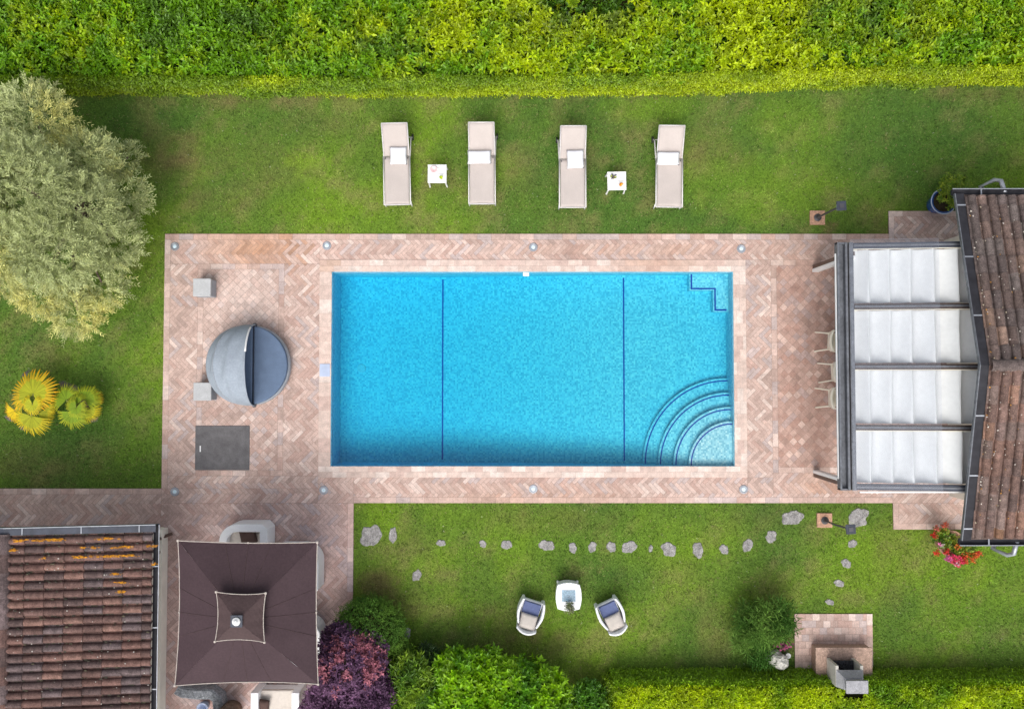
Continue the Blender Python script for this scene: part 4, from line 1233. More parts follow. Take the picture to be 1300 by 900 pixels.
shrub('rounded_shrub', 'dark green rounded shrub at the paving corner beside the purple bush', 'shrub',
      [(472, 800, .8, 40), (452, 792, .8, 26), (490, 812, .7, 28), (478, 786, .7, 22), (500, 834, .6, 20)], 5200, 5, .045, .02, [(.065, .16, .018), (.15, .29, .035)], shell=.25, seed=2, mt='matte_leaf')
shrub('purple_smoke_bush', 'tall plum purple bush with pinkish red new leaves beside the parasol', 'shrub',
      [(444, 850, 1.5, 42), (430, 822, 1.3, 25), (460, 833, 1.4, 27), (465, 880, 1.4, 33), (422, 882, 1.3, 31), (408, 903, 1.1, 26), (445, 910, 1.5, 40), (436, 802, .9, 14), (412, 862, 1.0, 14)],
      5600, 6, .085, .045, [(.085, .036, .082), (.235, .120, .225)], mt='matte_leaf', seed=3, shell=.4, tips=((.46, .17, .22), .86, [(465, 826, 14), (430, 825, 14), (475, 845, 14), (415, 848, 12), (455, 815, 10), (442, 852, 9), (467, 858, 10)]), corecol='plum')
shrub('oleander_shrub', 'loose shrub of long narrow green leaves between the purple bush and bright shrub', 'shrub',
      [(520, 860, 1.0, 26), (512, 885, 1.0, 26), (538, 882, .9, 26), (528, 848, .7, 14), (505, 905, 1, 28)], 1200, 9, .17, .036, [(.10, .23, .015), (.25, .40, .02)], seed=4, shell=.5, el=(.1, .8), core=.6, tips=((.26, .25, .07), .75))
shrub('dark_fern_shrub', 'small dark green spiky shrub tucked behind the bright green shrub', 'shrub',
      [(545, 842, .6, 16), (538, 852, .6, 14)], 500, 9, .16, .02, [(.025, .07, .014), (.06, .13, .02)], seed=5, shell=.5, core=.5)
shrub('bright_shrub', 'broad glossy bright green shrub with leaf rosettes in the middle of the lower edge', 'shrub',
      [(592, 866, 1.1, 33), (572, 853, .9, 20), (618, 855, 1.0, 24), (645, 876, 1.1, 32), (684, 882, 1.0, 32), (578, 892, 1.1, 30), (628, 905, 1.2, 38), (678, 910, 1.1, 38), (704, 884, .8, 18), (655, 858, .8, 16)], 2700, 8, .15, .068,
      [(.11, .31, .007), (.31, .56, .005)], seed=6, shell=.4, el=(.05, .95), freq=1.4)
shrub('small_corner_shrub', 'small mid green shrub between the bright shrub and the clipped hedge', 'shrub',
      [(748, 884, .6, 16), (738, 880, .6, 11), (758, 893, .6, 13), (742, 900, .6, 14)], 600, 7, .10, .045, [(.08, .23, .012), (.19, .38, .014)], seed=7, shell=.45, core=.6)
shrub('feathery_shrub', 'feathery dark green shrub leaning over the left edge of the barbecue terrace', 'shrub',
      [(968, 795, .7, 22), (953, 786, .5, 15), (983, 780, .8, 17), (952, 812, .5, 17), (992, 797, .7, 16), (966, 832, .35, 12), (944, 800, .4, 10), (1000, 778, .6, 9)], 480, 9, .22, .02,
      [(.07, .19, .025), (.20, .36, .06)], mt='matte_leaf', seed=8, shell=.9, el=(.1, 1.2), core=0)

# ------------------------------------------------------------------ fan palms
def fan(fm, base, ax, nrm, Rr, spread, ci, co, seed, nseg=34):
    r = random.Random(seed)
    base, ax, nrm = Vector(base), Vector(ax).normalized(), Vector(nrm).normalized()
    side = ax.cross(nrm).normalized(); nrm = side.cross(ax).normalized()
    V, Fc, C = [], [], []
    for k in range(nseg):
        t = -spread / 2 + spread * k / (nseg - 1) + r.uniform(-.03, .03)
        d = ax * math.cos(t) + side * math.sin(t)
        s = nrm.cross(d).normalized()
        ln = Rr * r.uniform(.9, 1.06) * (1 - .15 * abs(t) / PI)
        w1 = ln * .55 * spread / nseg * .62
        a = base + d * .01
        p1 = base + d * ln * .55 + nrm * .03
        p2 = base + d * ln * .8 - nrm * .01
        tip = base + d * ln - nrm * ln * r.uniform(.05, .2)
        rid = nrm * w1 * .5
        i = len(V)
        V += [a, p1 - s * w1, p1 + rid, p1 + s * w1, p2 - s * w1 * .7, p2 + rid * .6, p2 + s * w1 * .7, tip]
        cin = np.array(ci) * r.uniform(.85, 1.2); cmid = (np.array(ci) * .5 + np.array(co) * .5) * r.uniform(.85, 1.15); cout = np.array(co) * r.uniform(.8, 1.15)
        for f, c in (((0, 1, 2), cin), ((0, 2, 3), cin), ((1, 4, 5), cmid), ((1, 5, 2), cmid), ((2, 5, 6), cmid), ((2, 6, 3), cmid), ((4, 7, 5), cout), ((5, 7, 6), cout)):
            Fc.append([i + q for q in f]); C.append(c)
    fm.add(np.array([v[:] for v in V]), np.array(Fc), np.array(C))
def palm(px, py, label, leaves, trunk_h, dry):
    z0 = .75
    bx, by, _ = G(px, py, z0 * .8)
    o = thing('fan_palm', label, 'palm', (bx, by, 0), group='young fan palms on the left lawn')
    fr = []
    pet = MB(); fm = FM()
    for i, (lx, ly, rp, ang, spread, tilt, ci, co, z) in enumerate(leaves):
        x, y, _ = G(lx, ly, z); p = Vector((x - bx, y - by, z))
        a = R(ang); ax = Vector((math.cos(a) * math.cos(tilt), math.sin(a) * math.cos(tilt), -math.sin(tilt)))
        nrm = Vector((math.cos(a) * math.sin(tilt), math.sin(a) * math.sin(tilt), math.cos(tilt)))
        f = FM(); fan(f, p, ax, nrm, M(rp, z) * 1.16, R(spread), ci, co, i * 7 + int(px)); f.build('fan_leaf', 'matte_leaf', o)
        pet.tube([(0, 0, trunk_h), (p.x * .5, p.y * .5, (trunk_h + z) / 2 + .12), p[:]], [.018, .013, .009], 6, col=(.30, .30, .09))
    pet.build('leaf_stalks', 'brick', o)
    m = MB()
    m.tube([(0, 0, -.03), (.01, .01, trunk_h * .5), (0, 0, trunk_h)], [.11, .10, .07], 10); m.build('trunk', 'bark', o, smooth=True)
    # grey dead fronds hanging at the back
    f = FM()
    for i, (lx, ly, rp, ang) in enumerate(dry):
        x, y, _ = G(lx, ly, .3); a = R(ang)
        fan(f, (x - bx, y - by, .32), (math.cos(a) * .8, math.sin(a) * .8, -.5), (0, 0, 1), M(rp), R(110), (.16, .14, .13), (.24, .22, .22), 50 + i, 12)
    f.build('dead_fronds', 'matte_leaf', o)
GR, YG, YE, OR = (.22, .33, .02), (.42, .44, .025), (.76, .56, .02), (.80, .42, .015)
palm(46, 512, 'yellow orange fan palm with broad round leaves, left of the pair', [
    (42, 500, 29, 88, 285, .12, YG, OR, .85), (19, 521, 17, 225, 170, .35, YE, OR, .6), (40, 528, 25, 255, 185, .25, YG, YE, .7), (50, 524, 16, 330, 120, .3, YG, YE, .65), (41, 513, 14, 265, 300, .05, YG, YE, .92), (30, 512, 15, 190, 130, .2, YG, YE, .78), (55, 516, 14, 10, 120, .2, YG, YE, .78)],
    .45, [(34, 478, 12, 120), (12, 528, 10, 240), (30, 540, 10, 260)])
palm(95, 514, 'greener fan palm with narrower leaves, right of the pair', [
    (92, 523, 22, 275, 200, .25, GR, YG, .7), (84, 508, 20, 130, 190, .2, GR, YG, .75), (108, 508, 19, 50, 200, .22, GR, YG, .7), (97, 517, 14, 250, 300, .05, GR, YG, .88), (97, 514, 15, 120, 160, .15, GR, YG, .8), (110, 521, 16, 320, 130, .3, YG, YE, .6), (115, 508, 14, 25, 90, .35, YG, OR, .6)],
    .45, [(78, 492, 12, 60), (90, 495, 10, 40), (118, 530, 8, 300)])

# ================================================================== SUN LOUNGERS
def lounger_parts(root, wheel_side):
    w = .66; hl = 1.98; zs_ = .34
    hinge = 1.22; bl = .80; rise = .32
    run = math.sqrt(bl * bl - rise * rise)
    # sling: gently sagging cloth
    m = MB()
    def fn(u, v):
        x = (u - .5) * (w - .05); y = v * hinge
        return (x, y, zs_ + .012 - .022 * math.sin(PI * u) * (1 - .3 * abs(2 * v - 1)))
    m.grid(9, 14, fn); m.build('seat_sling', 'sling', root, smooth=True, solid=.006)
    m = MB()
    def fb(u, v):
        x = (u - .5) * (w - .05) * (1 - .0 * v)
        return (x, hinge + .01 + v * run, zs_ + .012 + v * rise - .02 * math.sin(PI * u))
    m.grid(9, 10, fb); m.build('back_sling', 'sling', root, smooth=True, solid=.006)
    m = MB(); r = .017
    for s in (-1, 1): m.tube([(s * w / 2, .0, zs_), (s * w / 2, hinge, zs_)], r, 8)
    m.tube([(-w / 2, 0, zs_), (w / 2, 0, zs_)], r, 8)
    ws = wheel_side
    m.tube([(w / 2 * ws, hinge - .05, zs_ - .02), (w / 2 * ws + .02 * ws, hinge + .5, .2), (w / 2 * ws + .045 * ws, hinge + .56, .12)], r, 8)
    m.tube([(-w / 2 * ws, hinge - .05, zs_ - .02), (-w / 2 * ws, hinge + .5, .2), (-w / 2 * ws, hinge + .56, .12)], r, 8)
    m.tube([(-w / 2, hinge + .54, .15), (w / 2 + .03, hinge + .54, .15)], .012, 6)
    m.build('frame', 'lounger_metal', root, smooth=True)
    m = MB()
    for s in (-1, 1): m.tube([(s * (w / 2 - .012), hinge + .01, zs_), (s * (w / 2 - .012), hinge + .01 + run, zs_ + rise)], r * .9, 8)
    m.tube([(-w / 2 + .01, hinge + .01 + run, zs_ + rise), (w / 2 - .01, hinge + .01 + run, zs_ + rise)], r * .9, 8)
    m.build('back_frame', 'lounger_metal', root, smooth=True)
    for s in (-1, 1):
        m = MB(); m.tube([(s * w / 2, .10, zs_), (s * (w / 2 + .0), .03, .0)], .018, 8); m.build('leg', 'white', root, smooth=True)
    for s in (-1, 1):
        m = MB(); x = s * (w / 2 + (.055 if s == ws else -.05))
        m.tube([(x - .018, hinge + .56, .075), (x + .018, hinge + .56, .075)], .078, 18); m.build('wheel', 'black', root)
    for s in (-1, 1):
        m = MB(); m.box((s * (w / 2 - .05), hinge - .05, zs_ + .016), (.022, .05, .012), bev=.003); m.build('hinge_knob', 'dark_metal', root)
LG = [((504.5, 260), 1, 'beige sun lounger with a square white pillow, leftmost of the four'),
      ((612, 259), 1, 'beige sun lounger with a wide white pillow, second from the left'),
      ((727, 263.5), -1, 'beige sun lounger with a square white pillow, third from the left'),
      ((849.5, 263), -1, 'beige sun lounger with a wide white pillow, rightmost of the four')]
protos = {}
PW = [(505.5, 197.5, .43, .44, .0, 'square white pillow on the leftmost sun lounger'), (608.5, 199.5, .60, .33, .01, 'wide white pillow on the second sun lounger from the left'),
      (730.5, 202, .43, .46, .04, 'square white pillow on the third sun lounger from the left'), (848.5, 201, .58, .33, -.01, 'wide white pillow on the rightmost sun lounger')]
for i, ((px, py), ws, lab) in enumerate(LG):
    x, y, _ = G(px, py, .34)
    if ws not in protos:
        root = thing('sun_lounger', lab, 'sun lounger', (x, y, 0), group='sun loungers on the upper lawn'); lounger_parts(root, ws); protos[ws] = root
    else: root = dup(protos[ws], (x, y, 0), 0, lab)
    root.rotation_euler.z = (0.022, 0.006, 0.0, -.012)[i]
    px, py, w, d, rz, plab = PW[i]
    px_, py_, _ = G(px, py, .47)
    m = MB(); m.pillow((0, 0, 0), w, d, .13, rz, R(9))
    o = m.build('pillow', 'pillow_white', loc=(px_, py_, .445), smooth=True, weld=True)
    tag(o, plab, 'pillow', 'white pillows on the sun loungers')

def side_table(px, py, label, first=None):
    x, y, _ = G(px, py, .42)
    if first: return dup(first, (x, y, 0), .02, label)
    root = thing('side_table', label, 'side table', (x, y, 0), group='white side tables between sun loungers')
    m = MB(); s = .235
    for k in range(6): m.box((0, -s + .04 + k * .078, .42), (2 * s, .074, .02), bev=.004)
    m.box((-s + .03, 0, .40), (.04, 2 * s - .02, .022)); m.box((s - .03, 0, .40), (.04, 2 * s - .02, .022))
    m.build('tabletop', 'white', root)
    for a in (-1, 1):
        for b in (-1, 1):
            m = MB(); m.tube([(a * (s - .03), b * (s - .03), .40), (a * (s - .015), b * (s - .01), 0)], .022, 8); m.build('leg', 'white', root)
    return root
t1 = side_table(555, 221, 'white slatted side table holding a pink bowl and a lime drink')
t2 = side_table(783, 230, 'white slatted side table holding dark grapes and an orange drink', t1)
def small(name, label, cat, px, py, z, builder, mats, **kw):
    x, y, _ = G(px, py, z + .05); m = MB(); builder(m)
    o = m.build(name, mats, loc=(x, y, z), **kw); tag(o, label, cat); return o
small('bowl', 'pale pink round bowl on the left side table', 'bowl', 550.5, 215, .43, lambda m: m.lathe([(.03, 0), (.05, .005), (.085, .05), (.078, .05), (.045, .015), (0, .012)], 20), 'pink', smooth=True)
def tumbler(c):
    def f(m):
        m.lathe([(.028, 0), (.04, .12), (.037, .12), (.0365, .105)], 16, mi=0); m.lathe([(0, .106), (.0362, .105)], 16, mi=1); m.lathe([(0, .11), (.022, .112), (.03, .122), (.022, .128), (0, .13)], 12, (.02, .01, 0), mi=1)
    return f
small('drink_glass', 'glass of lime yellow drink on the left side table', 'glass', 560, 226, .43, tumbler(0), ['lime', 'lime'], smooth=True)
small('drink_glass', 'glass of orange drink on the right side table', 'glass', 788, 235, .43, tumbler(0), ['orange', 'orange'], smooth=True)
def grapes(m):
    r = random.Random(2)
    for k in range(26):
        a = r.uniform(0, 6.3); d = r.uniform(0, .055)
        m.lathe([(0, -.015), (.011, -.01), (.016, 0), (.011, .01), (0, .015)], 8, (math.cos(a) * d * 1.3, math.sin(a) * d, .02 + (.055 - d) * .5), mi=k % 4 == 0)
    for a in (.5, 2.2, 4):
        m.add([(0, 0, .05), (math.cos(a) * .05 - math.sin(a) * .02, math.sin(a) * .05 + math.cos(a) * .02, .06), (math.cos(a) * .10, math.sin(a) * .10, .05), (math.cos(a) * .05 + math.sin(a) * .02, math.sin(a) * .05 - math.cos(a) * .02, .06)], [[0, 1, 2, 3]], mi=2)
small('grape_bunch', 'small heap of dark grapes with green leaves on the right side table', 'fruit', 779, 224, .435, grapes, ['plum', 'lime', 'dark_metal'], smooth=True)

# ================================================================== DAYBED and stools
def daybed():
    zc = .42
    bx, by, _ = G(314.5, 463.5, zc)
    rr = M(51.5, zc)
    o = thing('round_daybed', 'round grey daybed with folding hood and navy blue mattress on the left terrace', 'daybed', (bx, by, DZ))
    m = MB(); m.lathe([(rr - .12, 0), (rr - .04, .02), (rr, .12), (rr, .25), (rr - .03, .29), (0, .29)], 56); m.build('base', 'wicker', o, smooth=False)
    # two half mattresses
    def half(s):
        mm = MB(); pts = []
        xs = .14
        r2 = rr - .025
        t0 = math.acos(xs / r2)
        if s > 0: ang = [-t0 + 2 * t0 * k / 30 for k in range(31)]; xo = .015
        else: ang = [t0 + (2 * PI - 2 * t0) * k / 36 for k in range(37)]; xo = -.015
        poly = [(math.cos(a) * r2, math.sin(a) * r2) for a in ang]
        poly[0] = (xs + xo, poly[0][1]); poly[-1] = (xs + xo, poly[-1][1])
        mm.prism(poly, .292, .42 if s > 0 else .415); return mm
    half(1).build('mattress', 'mattress', o, bev=.03); half(-1).build('mattress', 'mattress', o, bev=.03)
    m = MB(); xs = .14; q = math.sqrt((rr - .05) ** 2 - xs * xs)
    m.tube([(xs, -q, .40), (xs, q, .40)], .014, 6); m.build('mattress_gap', 'seam', o)
    # hood: ribs swing from two pivots, cloth between them
    px = .16; hz = .95
    ribs = [R(3), R(24), R(48), R(70), R(92)]
    qy = math.sqrt(rr * rr - px * px) + .01
    def hood(u, v):
        t = v * 4; i = min(int(t), 3); f = t - i
        al = ribs[i] + (ribs[i + 1] - ribs[i]) * f
        be = PI * u
        sag = 1 - .05 * math.sin(PI * f) * math.sin(be)
        wr = 1 + .016 * math.sin(26 * u + i * 2 + 2.2 * math.sin(5 * f)) * (.4 + .6 * math.sin(7 * u + i) ** 2) * math.sin(be) * math.sin(PI * f)
        rad = (rr + px + .02) * sag * wr
        y = -math.cos(be) * qy
        dpt = math.sin(be) ** .80
        return (px - rad * dpt * math.cos(al), y, .30 + dpt * math.sin(al) * hz * sag * wr)
    m = MB(); m.grid(49, 41, hood); h = m.build('hood', 'hood', o, smooth=True, weld=True, solid=.008)
    m = MB(); m.tube([hood(k / 30, 1.0) for k in range(31)], .018, 8); m.build('hood_rim', 'hood', h, smooth=True)
    m = MB(); m.tube([Vector(hood(k / 30, .5)) + Vector((-.004, 0, .006)) for k in range(1, 30)], .008, 6); m.build('hood_seam', 'wicker', h, smooth=True)
    m = MB(); m.tube([Vector(hood(.60 + .26 * k / 10, 1.0)) + Vector((.015, 0, .02)) for k in range(11)], .022, 8); m.build('hood_handle', 'white', h, smooth=True)
    m = MB()
    for s in (-1, 1): m.lathe([(0, .05), (.05, .045), (.06, 0)], 14, (px, s * (qy - .01), .35))
    m.build('hood_pivot', 'dark_metal', h)
daybed()
def stool(px, py, label):
    z = .42; x, y, _ = G(px, py, z)
    o = thing('cube_stool', label, 'stool', (x, y, DZ), group='cube stools by the daybed')
    m = MB(); m.box((0, 0, .17), (.43, .43, .34), bev=.02); m.build('base', 'wicker', o)
    m = MB(); m.box((0, 0, .375), (.445, .45, .07), bev=.02); m.build('seat_pad', 'stool', o)
stool(256.5, 365, 'pale grey cube stool standing apart above the round daybed')
stool(257, 497, 'pale grey cube stool touching the lower left of the round daybed')
def floor_panel():
    x0, y0, x1, y1 = rect(249.5, 540.5, 318, 596.5)
    o = thing('slate_panel', 'dark grey square slate panel with white handle set in the left terrace', 'floor panel', ((x0 + x1) / 2, (y0 + y1) / 2, DZ))
    m = MB(); w, h = x1 - x0, y1 - y0; m.box((0, 0, .010), (w, h, .02), bev=.004); m.build('slab', 'slate', o)
    m = MB(); m.box((-w / 2 + .13, -.02, .024), (.03, .15, .008), bev=.002); m.build('handle', 'white', o)
floor_panel()

# ================================================================== PARASOL and the seats under it
def parasol():
    ze, za = 2.45, 2.95
    cs = [Vector(G(*p, ze)) for p in ((226, 686), (403, 688), (404, 868), (222, 870))]
    c = sum(cs, Vector()) / 4
    o = thing('square_parasol', 'large square brown parasol with pale piping and small vent canopy', 'parasol', (c.x, c.y, 0))
    q = [Vector((p.x - c.x, p.y - c.y, ze)) for p in cs]
    ap = Vector((0, 0, za))
    m = MB()
    def tri(a, b, apex, N=14, sag=.05, sagc=.05):
        # one panel: droops between the ribs and along its edge
        vs, idx = [], {}
        for i in range(N + 1):
            for j in range(N + 1 - i):
                u, v = i / N, j / N; w = 1 - u - v
                p = a * u + b * v + apex * w
                s = 4 * u * v
                p = p + Vector((0, 0, -sag * s * (1 - w) - sagc * w * (1 - w) * 1.5))
                mid = (a + b) / 2; inward = Vector((-mid.x, -mid.y, 0)).normalized()
                p = p + inward * (.045 * s * (1 - w) ** 2)
                p.z += .008 * math.sin(PI * 4 * (u - v)) * (1 - w)
                idx[(i, j)] = len(vs); vs.append(p)
        fs = []
        for i in range(N):
            for j in range(N - i):
                fs.append([idx[(i, j)], idx[(i + 1, j)], idx[(i, j + 1)]])
                if j < N - i - 1: fs.append([idx[(i + 1, j)], idx[(i + 1, j + 1)], idx[(i, j + 1)]])
        return vs, fs
    edges = []
    for k in range(4):
        a, b = q[k], q[(k + 1) % 4]
        vs, fs = tri(a, b, ap)
        m.add(vs, fs)
        edges.append([vs[-1]] and [x for x in sorted([p for p in vs if abs((p - a).cross(b - a).length) < .35 and min((p - a).length, (p - b).length) >= 0], key=lambda p: (p - a).dot(b - a))])
    can = m.build('canopy', 'canopy', o, smooth=False)
    m = MB()
    for k in range(4):
        a, b = q[k], q[(k + 1) % 4]; mid = (a + b) / 2; inw = Vector((-mid.x, -mid.y, 0)).normalized()
        pts = []
        for i in range(17):
            t = i / 16; s = 4 * t * (1 - t)
            pts.append(a * (1 - t) + b * t + Vector((0, 0, -.05 * s + .004)) + inw * .045 * s)
        m.tube(pts, .011, 6)
        m.box((a.x, a.y, a.z + .01), (.05, .05, .03), bev=.008)
        m.box((mid.x + inw.x * .04, mid.y + inw.y * .04, mid.z - .035), (.035, .035, .025), bev=.006)
    m.build('piping', 'piping', can)
    for k in range(4):
        a, b = q[k], q[(k + 1) % 4]
        for f in (.33, .5, .67):
            pts = []
            for i in range(12):
                r_ = .04 + .95 * i / 11; u, v = r_ * (1 - f), r_ * f; w = 1 - r_; s_ = 4 * u * v
                p = a * u + b * v + ap * w + Vector((0, 0, -.05 * s_ * (1 - w) - .05 * w * (1 - w) * 1.5))
                mid = (a + b) / 2; p = p + Vector((-mid.x, -mid.y, 0)).normalized() * (.045 * s_ * (1 - w) ** 2)
                p.z += .008 * math.sin(PI * 4 * (u - v)) * (1 - w) + .002
                pts.append(p)
            m = MB(); m.tube(pts, .006, 5); m.build('seam', 'canopy_vent', can)
    # vent canopy
    zv, zt = za - .0, za + .22
    vc = [Vector(G(*p, zv)) for p in ((274.5, 751), (337.5, 752.5), (336, 815), (273, 814))]
    vq = [Vector((p.x - c.x, p.y - c.y, zv)) for p in vc]
    ctr = sum(vq, Vector()) / 4; vap = Vector((ctr.x * .6, ctr.y * .6, zt))
    m = MB()
    for k in range(4):
        vs, fs = tri(vq[k], vq[(k + 1) % 4], vap, 10, .02, .02); m.add(vs, fs)
    vent = m.build('vent_canopy', 'canopy_vent', o)
    m = MB()
    for k in range(4):
        a, b = vq[k], vq[(k + 1) % 4]; mid = (a + b) / 2 - ctr; inw = Vector((-mid.x, -mid.y, 0)).normalized()
        m.tube([a * (1 - t) + b * t + Vector((0, 0, -.02 * 4 * t * (1 - t) + .004)) + inw * .045 * 4 * t * (1 - t) for t in [i / 10 for i in range(11)]], .010, 6)
        m.box((a.x, a.y, a.z + .01), (.045, .045, .03), bev=.008)
    m.build('piping', 'piping', vent)
    m = MB(); m.box((vap.x, vap.y, zt - .006), (.25, .25, .012)); m.build('cap_plate', 'slate_metal', vent)
    m = MB(); m.lathe([(.085, 0), (.09, .025), (.078, .04), (.045, .045), (.04, .07), (.02, .08), (0, .082)], 20, (vap.x, vap.y, zt - .004)); m.build('finial', 'white', o, smooth=True)
    m = MB(); m.tube([(0, 0, 0), (0, 0, za - .05)], .04, 12); m.build('pole', 'ivory', o)
    for k in range(8):
        a = q[k // 2] if k % 2 == 0 else (q[k // 2] + q[(k // 2 + 1) % 4]) / 2
        m = MB(); m.tube([(0, 0, za - .25), (a.x * .93, a.y * .93, a.z - .14)], .014, 6); m.build('rib', 'ivory', o)
    m = MB(); m.box((0, 0, .05 + DZ), (.7, .7, .08), bev=.02); m.build('base', 'concrete', o)
parasol()

def lounge_seat(root, w=1.18, d=.95):
    # low moulded shell: rounded back wall with arms, cushion inside
    def wall(mb, th, z1):
        pth = []
        hw, r = w / 2 - th / 2, .34
        pth.append((-hw, -.42)); pth.append((-hw, d / 2 - r))
        for k in range(1, 9): t = PI - PI / 2 * k / 8; pth.append((-hw + r + r * math.cos(t), d / 2 - r + r * math.sin(t)))
        pth.append((hw - .04, d / 2)); pth.append((hw, d / 2 - .04)); pth.append((hw, -.42))
        n = len(pth); vs = []
        for i, (x, y) in enumerate(pth):
            a, b = pth[max(i - 1, 0)], pth[min(i + 1, n - 1)]
            t = Vector((b[0] - a[0], b[1] - a[1], 0)).normalized(); nn = Vector((-t.y, t.x, 0))
            for s, z in ((-.5, .04), (.5, .04), (.5, z1 - .02), (.44, z1), (-.44, z1), (-.5, z1 - .02)): vs.append((x + nn.x * th * s, y + nn.y * th * s, z))
        fs = [[i * 6 + k, i * 6 + (k + 1) % 6, (i + 1) * 6 + (k + 1) % 6, (i + 1) * 6 + k] for i in range(n - 1) for k in range(6)]
        fs += [list(range(6)), [(n - 1) * 6 + k for k in range(6)]]
        mb.add(vs, fs)
    m = MB(); wall(m, .19, .68); m.build('shell', 'resin', root, bev=.01)
    m = MB(); m.box((0, -.02, .20), (w - .30, d - .20, .28), bev=.03); m.build('seat_base', 'resin', root)
    m = MB(); m.box((0, -.03, .40), (w - .32, d - .22, .12), bev=.04); m.build('seat_cushion', 'cream_cloth', root)
seats = []
for px, py, rz, lab in ((312, 693, 0, 'white moulded armchair with rounded back peeking out above the brown parasol'),
                        (377, 722, -PI / 2, 'white armchair whose back shows at the upper right edge of the parasol'),
                        (380, 815, -PI / 2, 'white armchair whose back shows at the lower right edge of the parasol'),
                        (352, 897, PI, 'white armchair with cream cushion below the parasol beside the purple bush')):
    x, y, _ = G(px, py, .5)
    if not seats:
        s = thing('garden_armchair', lab, 'armchair', (x, y, DZ), rz, group='white armchairs around the parasol'); lounge_seat(s)
    else: s = dup(seats[0], (x, y, DZ), rz, lab)
    seats.append(s)
for px, py, rz, lab in ((315, 680, .1, 'dark brown pillow on the armchair above the parasol'), (331, 896, -.15, 'dark brown pillow on the armchair below the parasol')):
    x, y, _ = G(px, py, .56); m = MB(); m.pillow((0, 0, 0), .42, .42, .14, rz, R(20)); tag(m.build('pillow', 'brown_cushion', loc=(x, y, .55), smooth=True, weld=True), lab, 'pillow', 'brown pillows on the white armchairs')

def under_parasol_bits():
    # curved low pebble wall
    bx, by, _ = G(262, 890, .3)
    pts = [G(225, 874, .3), G(232, 878, .3), G(250, 880, .3), G(268, 880, .3), G(276, 886, .3), G(278, 900, .3), G(278, 925, .3)]
    m = MB(); n = len(pts); vs = []
    for i, p in enumerate(pts):
        a, b = Vector(pts[max(i - 1, 0)]), Vector(pts[min(i + 1, n - 1)])
        t = (b - a).normalized(); nn = Vector((-t.y, t.x, 0)) * .13
        for s, z in ((-1, 0), (1, 0), (1, .30), (.7, .34), (-.7, .34), (-1, .30)): vs.append((p[0] + nn.x * s - bx, p[1] + nn.y * s - by, z))
    m.add(vs, [[i * 6 + k, i * 6 + (k + 1) % 6, (i + 1) * 6 + (k + 1) % 6, (i + 1) * 6 + k] for i in range(n - 1) for k in range(6)] + [list(range(6)), [(n - 1) * 6 + k for k in range(6)]])
    tag(m.build('pebble_wall', 'pebble', loc=(bx, by, DZ)), 'low curved wall faced with grey pebbles under the parasol\'s lower left corner', 'low wall')
    # bark covered trunk, cut, and a pale post beside it
    x, y, _ = G(292, 905, .2)
    m = MB(); r = random.Random(9)
    pth = [(0, 0, -.05), (.01, .06, .6), (.02, .16, 1.25), (.03, .26, 1.75)]
    m.tube(pth, [.26, .24, .22, .19], 18)
    for k in range(26):
        a = r.uniform(0, 6.3); z0 = r.uniform(0, 1.1); z1 = z0 + r.uniform(.25, .6)
        f = lambda z: (math.cos(a) * (.255 - z * .035) + z * .018, math.sin(a) * (.255 - z * .035) + z * .14 - .01, z)
        m.tube([f(z0), f((z0 + z1) / 2), f(z1)], [.012, .03, .01], 6)
    tag(m.build('tree_stump', 'bark', loc=(x, y, DZ), smooth=True), 'thick bark covered trunk standing below the parasol beside a pale post', 'tree trunk')
    x, y, _ = G(275, 902, .2)
    m = MB(); m.box((0, 0, .95), (.13, .13, 1.9), bev=.01); tag(m.build('wooden_post', 'ivory', loc=(x, y, DZ)), 'pale square post between the pebble wall and the bark covered trunk', 'post')
    x, y, _ = G(258, 897, .2)
    m = MB(); m.lathe([(.10, 0), (.12, .1), (.14, .26), (.12, .26), (.08, .1), (0, .08)], 18); tag(m.build('flower_pot', 'blue_rim', loc=(x, y, DZ), smooth=True), 'small pale blue pot beside the pebble wall at the lower edge', 'pot')
under_parasol_bits()

